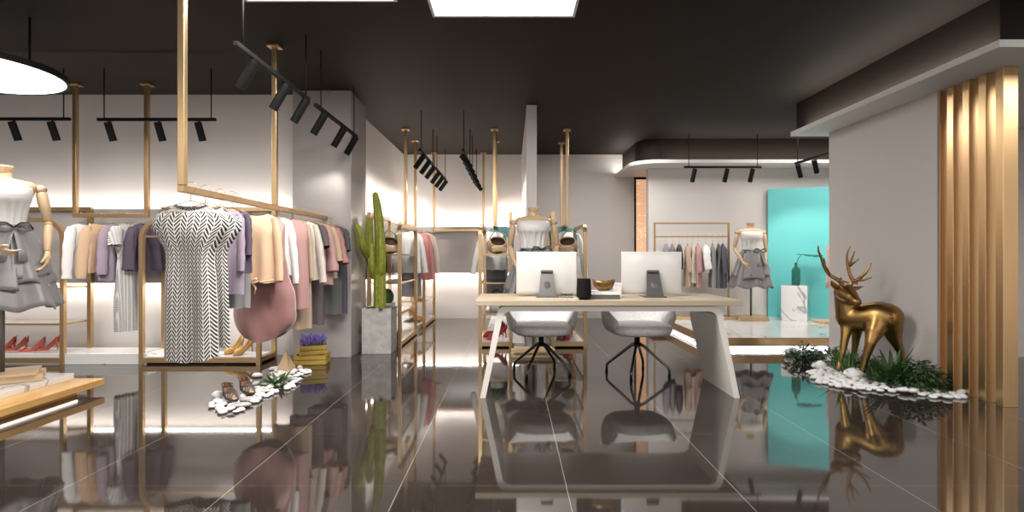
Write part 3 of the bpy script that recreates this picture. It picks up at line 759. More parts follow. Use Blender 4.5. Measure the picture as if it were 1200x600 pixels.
def dress_form(label, loc, rz, scale=1, arms=None):
    t = thing('dress_form', label, 'dress form', loc, rz, 'dress forms in white bustier and grey skirt')
    t.scale = (scale,)*3
    b = MB(); b.box((0, 0, .062), (.44, .36, .02))
    obj('base_board', b, 'board', t, bevel=.003)
    obj('base_runner', MB().box((0, -.12, .026), (.5, .07, .052)), 'board', t, bevel=.003)
    obj('base_runner', MB().box((0, .12, .026), (.5, .07, .052)), 'board', t, bevel=.003)
    obj('pole', MB().tube([(0, 0, .07), (0, 0, 1.2)], .016, 16), 'steel', t)
    sh = fine([(1.40, .175, .10, 0), (1.46, .195, .105, 0), (1.50, .208, .10, .005), (1.525, .200, .088, .01), (1.54, .165, .072, .015), (1.552, .10, .058, .02), (1.56, .062, .052, .02), (1.60, .055, .048, .02)], 3)
    obj('shoulders', MB().rings(torso_rings(sh)), 'maple', t)
    obj('neck_cap', MB().lathe([(.050, 1.595), (.054, 1.60), (.062, 1.635), (.066, 1.645), (.064, 1.655), (.01, 1.657)], 32, (0, .02, 0)), 'maple', t)
    bu = fine([(1.50, .182, .105, 0), (1.485, .190, .118, -.008), (1.44, .186, .132, -.018), (1.39, .176, .130, -.018), (1.35, .160, .112, -.008), (1.30, .150, .102, 0), (1.24, .14, .098, 0), (1.165, .138, .10, 0)], 3)
    rings = []
    for z, w, d, y in bu:
        k = max(0, min(1, (1.39-z)/.06))
        n = 96
        rings.append([(w*spow(math.cos(2*PI*i/n), .9)*(1+.022*k*math.sin(15*2*PI*i/n)), y+d*spow(math.sin(2*PI*i/n), .9)*(1+.10*k*math.sin(15*2*PI*i/n)), z) for i in range(n)])
    obj('bustier', MB().rings(rings), 'satin', t)
    for s in (-1, 1):
        sp = V((s*.225, .01, 1.485)); el, wr = [V(p) for p in (arms or {}).get(s, ((s*.268, .03, 1.215), (s*.19, -.12, .99)))]
        a = MB(); a.ell(sp, (.036, .036, .036), 18, 10); d = (el-sp)
        a.tube([sp+d*.08, sp+d*.14, sp+d*.4, sp+d*.88, sp+d*.93], [.028, .036, .039, .029, .02], 18)
        ua = obj('upper_arm', a, 'maple', t)
        a = MB(); a.tube([sp+V((-s*.035, 0, 0)), sp+V((s*.04, 0, 0))], .014, 12)
        obj('shoulder_pin', a, 'steel', ua)
        a = MB(); a.ell(el, (.027, .027, .027), 16, 9); d = (wr-el)
        a.tube([el+d*.06, el+d*.12, el+d*.4, el+d*.93, el+d*.97], [.022, .031, .033, .023, .018], 18)
        obj('forearm', a, 'maple', t)
        h = obj('hand', HANDS[s], 'maple', t)
        q = (wr-el).normalized()
        h.location = wr+q*.012
        h.rotation_euler = (-q).to_track_quat('Z', 'X').to_euler() if False else (V((0, 0, -1)).rotation_difference(q)).to_euler()
    # skirt: flared under-skirt, shorter over-skirt of overlapping flaps, waistband and bow
    def flare(z0, z1, w0, w1, k, am, a0=0, a1=2*PI, n=96, dz=0.0, ph=0, off=0):
        rings = []; m = 14
        for j in range(m+1):
            t_ = j/m; w = w0+(w1-w0)*(t_**.75); rg = []
            for i in range(n+1):
                a = lerp(a0, a1, i/n); f = am*t_*math.sin(k*a+ph)+.4*am*t_*math.sin((2*k+1)*a+1)
                rr = w*(1+f)+off
                rg.append((rr*math.cos(a), rr*math.sin(a)*.82, lerp(z0, z1, t_)+dz*t_*math.sin(k*a+ph+.6)))
            rings.append(rg)
        return MB().rings(rings, False, False, closed=False)
    obj('under_skirt', flare(1.165, .56, .13, .355, 7, .075, dz=.022), 'skirt', t, solid=.004)
    sk = obj('over_skirt', flare(1.19, .74, .140, .315, 6, .06, -1.95, 3.6, dz=.03, ph=.5), 'skirt', t, solid=.005)
    obj('skirt_flap', flare(1.19, .70, .143, .325, 3, .03, -2.3, -1.2, 30, dz=.02, off=.012), 'skirt', sk, solid=.005)
    obj('skirt_flap', flare(1.19, .82, .143, .30, 3, .05, -1.3, -.25, 30, dz=.03, off=.02, ph=1), 'skirt', sk, solid=.005)
    tr = MB()
    tr.tube([((.338)*math.cos(a), .338*.82*math.sin(a), .70+.02*math.sin(3*a)-.005) for a in [lerp(-2.3, -1.2, k/14) for k in range(15)]], .004, 6)
    pts = []
    for a in [lerp(-2.6, -.4, k/16) for k in range(17)]:
        pts.append((.168*math.cos(a), .168*.85*math.sin(a), 1.165-.02*math.cos(4*a)))
    tr.tube(pts, .007, 6)
    obj('dark_trim', tr, 'trim_dark', sk)
    obj('waistband', MB().rings(torso_rings([(1.20, .143, .108, 0), (1.19, .148, .115, 0), (1.15, .150, .12, 0), (1.14, .145, .115, 0)], 48)), 'skirt', t)
    bo = MB(); bp = V((.085, -.15, 1.17))
    for sg in (-1, 1):
        bo.tube([bp, bp+V((sg*.04, -.02, .03)), bp+V((sg*.085, -.02, .028)), bp+V((sg*.095, -.01, -.005)), bp+V((sg*.05, -.012, -.018)), bp], [.008, .02, .024, .022, .018, .008], 12, sq=.55)
        bo.tube([bp, bp+V((sg*.025, -.03, -.07)), bp+V((sg*.05, -.06, -.17)), bp+V((sg*.06, -.085, -.25))], [.008, .022, .03, .034], 12, sq=.3)
    bo.ell(bp, (.02, .018, .02))
    bw = obj('bow', bo, 'skirt', t)
    b2 = MB()
    for sg in (-1, 1):
        b2.tube([bp+V((0, -.014, .006)), bp+V((sg*.04, -.04, .04)), bp+V((sg*.085, -.04, .044)), bp+V((sg*.112, -.02, -.005))], .006, 6)
    obj('bow_piping', b2, 'trim_dark', bw)
    return t
form = dress_form('white bustier dress form on the honey-wood platform under the round lamp', (-3.91, 4.32, .150), .62, arms={-1: ((-.24, -.08, 1.22), (.01, -.33, 1.03)), 1: ((.275, .0, 1.215), (.275, -.10, .985))})
form2 = dress_form('white bustier dress form standing behind the left monitor', (.24, 6.30, 0), 0)
dup(form2, 'white bustier dress form on the marble platform by the turquoise board', ((880-600)/F*8.42, 8.42, PZ+.003), 0, scale=.88)

# ------------------------------------------------------------------ shoes
def pump(name, label, upper, loc, rz, group, scale=1, cat='shoe'):
    """high heel pump, toe towards -x"""
    t = thing(name, label, cat, loc, rz, group); t.scale = (scale,)*3
    L = .24; N = 18
    def sole(s): return .105*max(0, (s-.30)/.70)**1.3 if s > .3 else 0
    def hw(s): return .004+.038*math.sin(PI*min(1, (s/.32)*.5))*(1 if s < .32 else 1) if s < .32 else .042-.016*math.sin(PI/2*min(1, (s-.32)/.4))+(.004*max(0, (s-.75)/.25) if s < .93 else .004-.12*(s-.93))
    def top(s): return interp([(0, .016), (.15, .045), (.3, .060), (.42, .048), (.6, .040), (.8, .056), (1, .078)], s)
    rings = []; inn = []
    for k in range(N+1):
        s = k/N; x = (s-.5)*L; z = sole(s); w = max(hw(s), .003); h = top(s)
        cl = s < .27
        ring = []; n = 10
        for q in range(n+1):
            a = PI*q/n if False else lerp(-.15*PI, 1.15*PI, q/n)
            ring.append((x, -w*math.cos(a)*1.0, z+.004+h*(1-max(0, math.sin(a))) if not cl else z+.004+h*(1-max(0, math.sin(a)))))
        # underside curve: from rim down round the sole to the other rim
        pts = []
        for q in range(n+1):
            a = lerp(PI, 2*PI, q/n)
            pts.append((x, w*spow(math.cos(a), .6), z+h+h*spow(math.sin(a), .7)))
        rings.append(pts)
    m = MB().rings(rings, False, False, closed=False)
    # toe cap over the front quarter
    cap = []
    for k in range(6):
        s = k/N; x = (s-.5)*L; z = sole(s); w = max(hw(s), .003); h = top(s)
        cap.append([(x, w*math.cos(lerp(0, PI, q/8)), z+h+.012*math.sin(PI*q/8)*min(1, k/2)) for q in range(9)])
    m.rings(cap, False, False, closed=False)
    obj('upper', m, upper, t, solid=.003)
    ins = [[((k/N-.5)*L, max(hw(k/N)-.004, .001)*c, sole(k/N)+.006) for c in (-1, 0, 1)] for k in range(3, N+1)]
    obj('insole', MB().rings(ins, False, False, closed=False), 'insole', t, solid=.002)
    obj('heel', MB().tube([(.118*1, 0, .006+.0), (.114, 0, .05), (.106, 0, .09), (.098, 0, .112)], [.0055, .006, .012, .02], 12), upper, t)
    return t
G = 'red heels on the left rack'
r1 = pump('high_heel', 'red high heel at the right end of the left rack base', 'red', at(52, 413, 5.98)*1, .25, G)
zb = .076
for o, (px, yy) in zip([r1], [(53, 6.0)]): o.location = ((px-600)/F*yy, yy, zb)
dup(r1, 'red high heel second from the right on the left rack base', ((36-600)/F*5.93, 5.93, zb), .45)
dup(r1, 'red high heel third from the right on the left rack base', ((17-600)/F*6.0, 6.0, zb), .2)
dup(r1, 'red high heel half hidden by the form pole on the left rack base', ((2-600)/F*5.97, 5.97, zb), .35)
G = 'mustard heels behind the herringbone dress'
m1 = pump('high_heel', 'mustard suede high heel beside the front corner post of the rack', 'mustard', ((285-600)/F*5.92, 5.92, zb), 1.15, G)
dup(m1, 'mustard suede high heel partly behind the herringbone dress hem', ((274-600)/F*6.0, 6.0, zb), 1.2)
G = 'crimson heels on the aisle racks'
c1 = pump('high_heel', 'crimson high heel front of its pair, left of the middle dress form', 'red2', (-.185, 7.0, zb), .55, G, 1.12)
dup(c1, 'crimson high heel behind its twin, left of the middle dress form', (-.24, 7.22, zb), .35, G)
dup(c1, 'crimson high heel front of its pair, right of the middle dress form', (.70, 7.0, zb), 1.1, G)
dup(c1, 'crimson high heel behind its twin, right of the middle dress form', (.66, 7.24, zb), .8, G)
dup(c1, 'crimson high heel on the rack base just right of the concrete planter', (-1.50, 7.02, zb), 2.9, G)
dup(c1, 'crimson high heel deeper on the rack base right of the concrete planter', (-1.56, 7.22, zb), 2.8, G)
m2 = dup(m1, 'mustard heel standing on the far cactus-side rack', (-1.53, 9.02, .41), 2.6, G, 1.0)
dup(m1, 'mustard heel on the base of the far cactus-side rack', (-1.52, 8.98, zb), 2.8, G, 1.15)

# strappy sandals on the stones
def sandal(label, loc, rz):
    t = thing('sandal', label, 'shoe', loc, rz, 'brown sandals on the white pebbles')
    L = .25; N = 14
    def sz(s): return .012+.08*max(0, (s-.3)/.7)**1.3 if s > .3 else .012
    def hw(s): return .018+.026*math.sin(PI*min(1, s/.5)*.5) if s < .5 else .044-.014*math.sin(PI*(s-.5))
    def bed(a, b, off, g=0): return [[((k/N-.5)*L, c*(hw(k/N)+g), sz(k/N)+off) for c in (-1, 0, 1)] for k in range(a, b+1)]
    obj('sole', MB().rings(bed(0, N, 0, .002), False, False, closed=False), 'trim_dark', t, solid=.014)
    obj('toe_pad', MB().rings(bed(0, 7, .010, -.004), False, False, closed=False), 'tan', t, solid=.005)
    obj('heel_pad', MB().rings(bed(8, N, .010, -.002), False, False, closed=False), 'brown', t, solid=.006)
    obj('heel', MB().box((.098, 0, .042), (.04, .05, .084), taper=(1.15, 1.1)), 'trim_dark', t, bevel=.003)
    s = MB()
    for sx, hh in ((.06, .045), (.16, .05), (.26, .055), (.40, .06)):
        x = (sx-.5)*L; w = hw(sx)
        s.tube([(x+.02*math.sin(PI*q/8), w*math.cos(PI*q/8), sz(sx)+hh*math.sin(PI*q/8)) for q in range(9)], .006, 8, sq=.5)
    x = .10
    s.tube([(x-.035, .034, sz(.8)), (x-.015, .036, sz(.9)+.022), (x+.030, 0, sz(.9)+.026), (x-.015, -.036, sz(.9)+.022), (x-.035, -.034, sz(.8))], .006, 8, sq=.5)
    obj('strap', s, 'steel', t)
    return t
s1 = sandal('strappy sandal with brown heel pad nearest the viewer on the pebbles', (-2.13, 4.26, .03), PI-.85)
dup(s1, 'strappy sandal with brown heel pad beside the dark spiky plant', (-2.10, 4.47, .03), PI-.85)

# ------------------------------------------------------------------ small shelf things
def pot_cactus(label, loc):
    t = thing('potted_cactus', label, 'potted cactus', loc, 0, 'small cacti on the shelf racks')
    p = MB().lathe([(.07, 0), (.085, .01), (.10, .11), (.092, .11), (.085, .10), (.002, .098)], 28)
    obj('pot', p, 'concrete', t)
    rings = []
    for j in range(13):
        a = -PI/2*.75+PI*.86*j/12; ca = max(.02, math.cos(a))
        rings.append([(.075*ca*(1+.07*math.cos(12*2*PI*i/48))*math.cos(2*PI*i/48), .075*ca*(1+.07*math.cos(12*2*PI*i/48))*math.sin(2*PI*i/48), .185+.10*math.sin(a)) for i in range(48)])
    obj('cactus_ball', MB().rings(rings), 'cactus2', t)
    return t
p1_ = pot_cactus('small round cactus in grey pot on the rack by the tall cactus', (-1.57, 7.1, .413))
dup(p1_, 'small round cactus in grey pot left of the middle dress form', (-.19, 7.05, .413))
dup(p1_, 'small round cactus in grey pot right of the middle dress form', (.70, 7.05, .413))
def bag(label, loc, rz):
    t = thing('leather_bag', label, 'bag', loc, rz, 'tan bags on the top shelves')
    rings = []; tilt = M.Translation((0, .03, .045)) @ M.Rotation(.85, 4, 'X')
    for z, w, d in [(0, .06, .04), (.008, .10, .07), (.05, .125, .095), (.11, .125, .10), (.16, .105, .085), (.17, .092, .072), (.14, .098, .08)]:
        rings.append([tilt @ V((w*spow(math.cos(2*PI*i/32), .85), d*spow(math.sin(2*PI*i/32), .85), z)) for i in range(32)])
    obj('pouch', MB().rings(rings, True, False), 'tan', t)
    obj('lining', MB().rings([[tilt @ V((.097*math.cos(2*PI*i/24), .078*math.sin(2*PI*i/24), z)) for i in range(24)] for z in (.13, .138)]), 'dark_in', t)
    obj('flap', MB().rings([[(x, -.155-.02*math.sin(PI*k/6), .085-.018*k+.010*math.cos(x*20)) for x in [lerp(-.09, .09, q/8) for q in range(9)]] for k in range(5)], False, False, closed=False), 'tan', t, solid=.004)
    obj('strap', MB().tube([(.09, 0, .18), (.085, .01, .25), (.0, .02, .30), (-.06, .01, .24), (-.09, 0, .18)], .007, 8), 'green_strap', t)
    obj('scarf', MB().rings([[(.10+.018*math.cos(a), -.03+.022*math.sin(a), z) for a in [2*PI*i/10 for i in range(10)]] for z in (.24, .18, .10, .02)]), 'green_strap', t)
    return t
b1_ = bag('tan bag with sage strap on the rack beside the tall cactus', (-1.54, 7.02, 1.138), .5)
dup(b1_, 'tan bag with sage strap on the top shelf left of the middle dress form', (-.19, 7.03, 1.138), .2)
dup(b1_, 'tan bag with sage strap on the top shelf right of the middle dress form', (.70, 7.03, 1.138), -.2)
# ------------------------------------------------------------------ desk
t = thing('desk', 'long light-oak desk on splayed cream legs with two monitors', 'desk', (.765, 4.76, 0))
obj('desk_top', MB().box((-.015, 0, .745), (2.07, .80, .042)), 'desk', t, bevel=.003)
def leg(sg):
    """one flat panel: from under the top, round the bend and splaying down to the floor"""
    xs = [(sg*.55, .724, .676), ]
    out, inn = [], []
    # outer line (top side) then inner line (under side), in the x-z plane
    out = [(sg*.0, .7235), (sg*.80, .7235)]; inn = [(sg*.0, .678), (sg*.765, .678)]
    for k in range(1, 7):
        a = (PI/2-.30)*k/6
        out.append((sg*(.80+.085*math.sin(a)), .7235-.085*(1-math.cos(a))))
        inn.append((sg*(.765+.075*math.sin(a)), .678-.055*(1-math.cos(a))))
    out.append((sg*1.015, 0)); inn.append((sg*.972, 0))
    rings = []
    for (ox, oz), (ix, iz) in zip(out, inn):
        q = 1-.0*min(1, max(0, (.70-oz)/.7))
        yd = .36 if oz > .6 else lerp(.36, .36, 1)
        rings.append([(ox, -yd, oz), (ox, yd, oz), (ix, yd, iz), (ix, -yd, iz)])
    return MB().rings(rings, True, True, False)
for sg in (-1, 1): obj('leg_panel', leg(sg), 'cream', t)

def monitor(label, loc, rz):
    """back faces -y"""
    t = thing('computer_monitor', label, 'computer monitor', loc, rz, 'white monitors on the desk')
    W, H, z0 = .515, .362, .018
    b = MB(); rings = []
    for j, (g, y) in enumerate([(0, .012), (0, .004), (.004, 0), (.03, -.010), (.12, -.020), (.16, -.024)]):
        w, h = W/2-g, H/2-g
        rings.append([(w*cx, y, z0+H/2+h*cz) for cx, cz in [(-1, -1), (1, -1), (1, 1), (-1, 1)]])
    b.rings(rings, True, True, True)
    obj('housing', b, 'white_plastic', t, bevel=.003)
    obj('screen', MB().box((0, .0135, z0+H/2+.025), (W-.016, .003, H-.066)), 'screen', t)
    # stand: tapered neck plate with a round cable hole and a flat foot
    st = MB(); n = 24; hz = .125; hr = .028
    outer = []
    for i in range(n):
        a = 2*PI*i/n+PI/4; c, s_ = math.cos(a), math.sin(a); k = 1/max(abs(c), abs(s_))
        u, v = c*k, s_*k
        z = .115+.105*v; hwid = lerp(.072, .050, (v+1)/2)
        outer.append((u*hwid, z))
    hole = [(hr*math.cos(2*PI*i/n+PI/4), .100+hr*math.sin(2*PI*i/n+PI/4)) for i in range(n)]
    def yy(z): return -.115+.085*(z-.01)/.21
    r = [[(x, yy(z)-.005, z) for x, z in hole], [(x, yy(z)-.005, z) for x, z in outer], [(x, yy(z)+.005, z) for x, z in outer], [(x, yy(z)+.005, z) for x, z in hole]]
    r.append(r[0]); st.rings(r, False, False, False)
    obj('stand_neck', st, 'steel', t)
    obj('stand_foot', MB().box((0, -.045, .004), (.19, .19, .008)), 'steel', t, bevel=.003)
    obj('hinge_bar', MB().box((0, -.032, .215), (.10, .05, .018)), 'steel', t, bevel=.003)
    return t
TZ = .7665
mn = monitor('left pale monitor seen from behind, before the dress form', (.295, 4.80, TZ), 0)
dup(mn, 'right pale monitor seen from behind, before the clothes rack', (1.190, 4.80, TZ), 0)
def keyboard(label, loc):
    t = thing('keyboard', label, 'keyboard', loc, 0, 'keyboards behind the monitors')
    obj('case', MB().box((0, 0, .006), (.40, .12, .012)), 'white_plastic', t, bevel=.003)
    obj('keys', MB().box((0, 0, .013), (.385, .105, .004)), 'f_white', t)
for px, w in ((.295, 'left'), (1.19, 'right')): pass

o = obj('pen_cup', MB().lathe([(.002, 0), (.034, 0), (.043, .010), (.060, .022), (.058, .09), (.052, .165), (.046, .165), (.050, .09), (.05, .03), (.002, .022)], 12, smooth=False), 'black')
o.location = (.567, 4.44, TZ); tag(o, 'black faceted pen cup between the monitors', 'pen cup')
t = thing('book', 'dark grey book at the bottom of the pair under the gold bowl', 'book', (.735, 4.58, TZ), .03)
obj('cover', MB().box((0, 0, .003), (.25, .17, .006)).box((0, 0, .029), (.25, .17, .006)).box((0, -.083, .016), (.25, .004, .03)), 'steel', t)
obj('pages', MB().box((0, .003, .016), (.24, .16, .021)), 'f_white', t)
t = thing('book', 'white book on top of the pair, right under the gold bowl', 'book', (.755, 4.58, TZ+.032), -.04)
obj('cover', MB().box((0, 0, .0025), (.215, .16, .005)).box((0, 0, .0275), (.215, .16, .005)).box((0, -.078, .015), (.215, .004, .03)), 'white', t)
obj('pages', MB().box((0, .003, .015), (.205, .15, .021)), 'f_white', t)
rings = []
for z, r in [(0, .028), (.004, .05), (.03, .078), (.055, .090), (.075, .096), (.074, .091), (.05, .084), (.028, .07), (.01, .04)]:
    rings.append([(r*math.cos(2*PI*i/40), r*.8*math.sin(2*PI*i/40), z*(1+.0)+.016*(max(0, z-.03)/.045)*abs(math.cos(2*PI*i/40))**2) for i in range(40)])
o = obj('bowl', MB().rings(rings), 'amber'); o.location = (.745, 4.58, TZ+.064); tag(o, 'small gold-brown bowl with raised ends on the white book', 'bowl')
t = thing('card_box', 'small white box standing behind the gold bowl', 'box', (.885, 4.74, TZ), .1)
obj('carton', MB().box((0, 0, .05), (.06, .05, .10)), 'white', t, bevel=.002)
obj('lid', MB().box((0, 0, .108), (.064, .054, .018)), 'white', t, bevel=.002)
t = thing('succulent_jar', 'small glass tray with green succulents at the foot of the left monitor', 'succulent tray', (.455, 4.67, TZ), 0)
obj('glass_tray', MB().sweep([(-.05, -.025, .02), (.05, -.025, .02), (.05, .025, .02), (-.05, .025, .02)], .004, .04, (0, 0, 1), True).box((0, 0, .002), (.10, .05, .004)), 'glass', t)
sp = MB()
for k in range(5):
    c = (-.036+.018*k, random.uniform(-.008, .008), .012)
    for q in range(9):
        a = q*2.4; sp.blade(c, (math.cos(a)*.6, math.sin(a)*.6, .8), .026, .010, .1, 3)
obj('rosettes', sp, 'leaf', t)

# ------------------------------------------------------------------ chairs
def chair(label, loc, rz):
    """bucket chair facing -y on a four-leg swivel base"""
    t = thing('swivel_chair', label, 'chair', loc, rz, 'pale grey bucket chairs behind the desk')
    A = 2.15; N = 36; rings = []
    for k in range(N+1):
        a = -A+2*A*k/N; c, s_ = math.cos(a), math.sin(a)
        zt = interp([(0, .735), (.7, .725), (1.3, .665), (1.75, .625), (2.15, .56)], abs(a))
        e = 1 if 0 < k < N else .5
        def P(r, z, flat=1):
            x, y = spow(s_, .8)*r, spow(c, .8)*r*.92
            return (x, y, z)
        rings.append([P(.23, .395), P(.298, .408), P(.328, .50), P(.345, zt-.03), P(.338, zt), P(.318, zt), P(.302, zt-.03), P(.275, .54), P(.25, .45), P(.19, .43)])
    obj('backrest_shell', MB().rings(rings), 'boucle', t, sub=1)
    rings = []
    for z, r in [(.385, .15), (.388, .235), (.41, .268), (.45, .278), (.475, .268), (.488, .23), (.492, .10)]:
        rings.append([(r*spow(math.cos(2*PI*i/40), .62), -.035+r*spow(math.sin(2*PI*i/40), .62), z) for i in range(40)])
    obj('seat_cushion', MB().rings(rings), 'boucle', t)
    obj('post', MB().lathe([(.05, .386), (.05, .375), (.024, .37), (.024, .30), (.034, .29), (.03, .262), (.004, .26)], 20), 'black', t)
    for k in range(4):
        a = PI/4+.22+k*PI/2; d = V((math.cos(a), math.sin(a), 0))
        lg = MB().tube([d*.01+V((0, 0, .295)), d*.06+V((0, 0, .268)), d*.27+V((0, 0, .095)), d*.288+V((0, 0, .075)), d*.292+V((0, 0, .05)), d*.292+V((0, 0, .014))], [.015, .0145, .0125, .0125, .012, .011], 12)
        lo = obj('leg', lg, 'chrome', t)
        obj('foot_glide', MB().tube([d*.292+V((0, 0, 0)), d*.292+V((0, 0, .016))], .014, 12), 'black', lo)
    return t
c0 = chair('pale grey bucket chair behind the left monitor', (.275, 5.30, 0), .05)
dup(c0, 'pale grey bucket chair behind the right monitor', (1.175, 5.28, 0), .16)
# ------------------------------------------------------------------ tall cactus
t = thing('potted_cactus', 'tall column cactus with raised arms in a square concrete planter', 'potted cactus', (-1.535, 6.54, 0))
pl = MB(); h = .165
pl.sweep([(-h+.015, -h+.015, .26), (h-.015, -h+.015, .26), (h-.015, h-.015, .26), (-h+.015, h-.015, .26)], .03, .52, (0, 0, 1), True)
obj('planter', pl, 'concrete', t, bevel=.004)
obj('soil', MB().box((0, 0, .485), (2*h-.06, 2*h-.06, .03)), 'soil', t)
def ribbed(m, pts, rr, ribs=9, n=54):
    pts = [V(p) for p in pts]; P, R = [], []
    for i in range(len(pts)-1):
        for q in range(5):
            k = q/5
            p0, p1, p2, p3 = pts[max(i-1, 0)], pts[i], pts[i+1], pts[min(i+2, len(pts)-1)]
            P.append(.5*((2*p1)+(p2-p0)*k+(2*p0-5*p1+4*p2-p3)*k*k+(3*p1-p0-3*p2+p3)*k**3)); R.append(lerp(rr[i], rr[i+1], k))
    e = (pts[-1]-pts[-2]).normalized()
    for q in range(5):
        a = PI/2*q/4; P.append(pts[-1]+e*rr[-1]*1.2*math.sin(a)); R.append(max(rr[-1]*math.cos(a), .002))
    nrm = V((1, 0, 0)); rings = []
    for i in range(len(P)):
        tt = (P[min(i+1, len(P)-1)]-P[max(i-1, 0)]).normalized()
        nrm = (nrm-tt*nrm.dot(tt)).normalized(); b = tt.cross(nrm)
        rings.append([P[i]+(nrm*math.cos(2*PI*k/n)+b*math.sin(2*PI*k/n))*R[i]*(1+.075*math.cos(ribs*2*PI*k/n)) for k in range(n)])
    m.rings(rings)
def cl(px, py, Y=6.54): p = at(px, py, Y); return (p.x+1.535, Y-6.54, p.z)
stem = MB(); ribbed(stem, [(0, 0, .46), (0, 0, .8), (0, 0, 1.0), (.0, 0, 1.3), (-.02, 0, 1.6), cl(440, 229)], [.068, .066, .064, .058, .05, .032])
cs = obj('stem', stem, 'cactus', t)
for pts, rr in [
    ([cl(437, 306), cl(430, 298, 6.4), cl(425, 288, 6.26), cl(421.5, 272, 6.2), cl(419, 265, 6.18)], [.04, .043, .04, .036, .026]),
    ([cl(438, 318), cl(434, 305, 6.62), cl(433, 285, 6.62), cl(433, 259, 6.62)], [.04, .046, .046, .036]),
    ([cl(440, 322), cl(446, 318, 6.5), cl(447, 300, 6.47), cl(446.5, 285, 6.47), cl(446, 271, 6.47)], [.04, .05, .05, .048, .034]),
    ([cl(438, 325), cl(435.5, 312, 6.44), cl(435, 295, 6.43), cl(435, 288, 6.43)], [.035, .04, .038, .028])]:
    m = MB(); ribbed(m, pts, rr, 8); obj('arm', m, 'cactus', t)
lw = MB()
for k in range(40):
    a = k*2.4; r = .06+.04*(k % 3); lw.blade((r*math.cos(a)+.03, r*math.sin(a)-.03, .50), (math.cos(a), math.sin(a), .9), .08, .03, .8, 4)
obj('ground_leaves', lw, 'leaf_dark', t)

# ------------------------------------------------------------------ bronze-gold deer
DB = V((3.22, 5.14, 0))
def dp(px, py, Y): return at(px, py, Y)-DB
t = thing('deer_statue', 'gold deer statue with branching antlers looking back, standing on white stones', 'deer statue', DB)
m = MB()
def DW(p): return dp(*p)
# trunk first, smoothed on its own, then neck, head and legs are fused to it
m.chain([dp(996, 372, 5.27), dp(1006, 373, 5.21), dp(1018, 372, 5.14), dp(1030, 370.5, 5.08), dp(1040, 372, 5.03)], [.130, .130, .134, .140, .134])
m.chain([dp(1036, 373, 5.04), dp(1043, 376, 5.02)], [.122, .108])
m.chain([dp(994, 380, 5.26), dp(996, 368, 5.265)], [.085, .122])
tr = remesh(m, .011, 60)
m = MB(); m.add([v.co[:] for v in tr.vertices], [tuple(p.vertices) for p in tr.polygons])
m.chain([dp(996, 371, 5.265), dp(994, 361, 5.268), dp(991.5, 351, 5.272), dp(990, 345, 5.275)], [.120, .112, .100, .092])
# head turned back to the viewer's right
m.chain([dp(988.8, 343, 5.275), dp(992, 343, 5.22)], [.088, .084])
m.chain([dp(992, 344, 5.21), dp(997, 348.3, 5.14), dp(1001, 351.8, 5.09), dp(1003.2, 353.8, 5.065)], [.084, .068, .052, .047])
m.capsule(dp(1003.6, 352.5, 5.045), .026, dp(1004.8, 354, 5.045), .022)
# legs: near front, far front, near hind, far hind
m.chain([dp(993, 381, 5.24), dp(990.3, 395, 5.215), dp(987.4, 412, 5.20), dp(984.3, 424, 5.19), dp(982.3, 432.5, 5.18)], [.060, .040, .030, .026, .025])
m.chain([dp(1004, 381, 5.30), dp(1003, 397, 5.33), dp(1001, 412, 5.34), dp(999, 424, 5.35), dp(998.5, 430, 5.35)], [.060, .038, .028, .025, .025])
m.chain([dp(1029, 376, 5.05), dp(1025, 387, 5.02), dp(1020.3, 401, 4.99), dp(1015, 418, 5.0), dp(1010.5, 436, 5.01)], [.110, .082, .047, .033, .028])
m.chain([dp(1044, 379, 5.03), dp(1047, 393, 5.05), dp(1052.3, 406, 5.08), dp(1055, 411, 5.09), dp(1056, 422, 5.09), dp(1057, 437, 5.08)], [.098, .068, .041, .035, .029, .025])
bd = obj('body', remesh(m, .0078, 22), 'deer', t)
for p, r in (((991.5, 343.5, 5.135), .012), ((999.5, 344, 5.10), .010)):
    obj('eye', MB().ell(dp(*p), (r, r, r*.8), 12, 8), 'antler', t)
tm = MB(); tm.chain([dp(1042, 365, 4.96), dp(1044, 371, 4.925), dp(1044.5, 378, 4.93), dp(1043.5, 381.5, 4.945)], [.018, .021, .019, .012])
obj('tail', remesh(tm, .006, 4), 'deer', t)
for a, b, c in [((982, 339, 5.27), (977, 334, 5.24), (974.3, 328.5, 5.22)), ((998, 338.5, 5.22), (1005, 337.5, 5.20), (1012, 335.5, 5.18))]:
    e = MB(); e.tube([dp(*a), dp(*[lerp(p, q, .4) for p, q in zip(a, b)]), dp(*b), dp(*c)], [.020, .036, .034, .004], 14, sq=.5)
    obj('ear', e, 'deer', t)
def antler(paths):
    m = MB()
    for pts, r0, r1 in paths:
        n = len(pts); P = []
        q = [V(dp(*p)) for p in pts]
        for i in range(n-1):
            for k in range(4):
                s = k/4; p0, p1, p2, p3 = q[max(i-1, 0)], q[i], q[i+1], q[min(i+2, n-1)]
                P.append(.5*((2*p1)+(p2-p0)*s+(2*p0-5*p1+4*p2-p3)*s*s+(3*p1-p0-3*p2+p3)*s**3))
        P.append(q[-1])
        m.tube(P, [1.25*lerp(r0, r1, (i/(len(P)-1))**1.2) for i in range(len(P))], 10)
    return m
obj('antler', antler([
    ([(988, 338, 5.26), (985.5, 331, 5.26), (981, 327.5, 5.27), (972, 322, 5.29), (966, 313, 5.30), (962, 301, 5.30), (959, 294, 5.29), (959.3, 288, 5.28)], .017, .005),
    ([(966, 313, 5.30), (966, 307, 5.28), (965.5, 302, 5.27)], .012, .004),
    ([(972, 322, 5.29), (969.5, 316, 5.25), (967, 311, 5.22)], .012, .004),
    ([(985, 330, 5.26), (985.5, 325.5, 5.23)], .011, .005),
    ([(980, 327, 5.27), (986, 329, 5.22), (995, 331.5, 5.18)], .010, .005)]), 'antler', t)
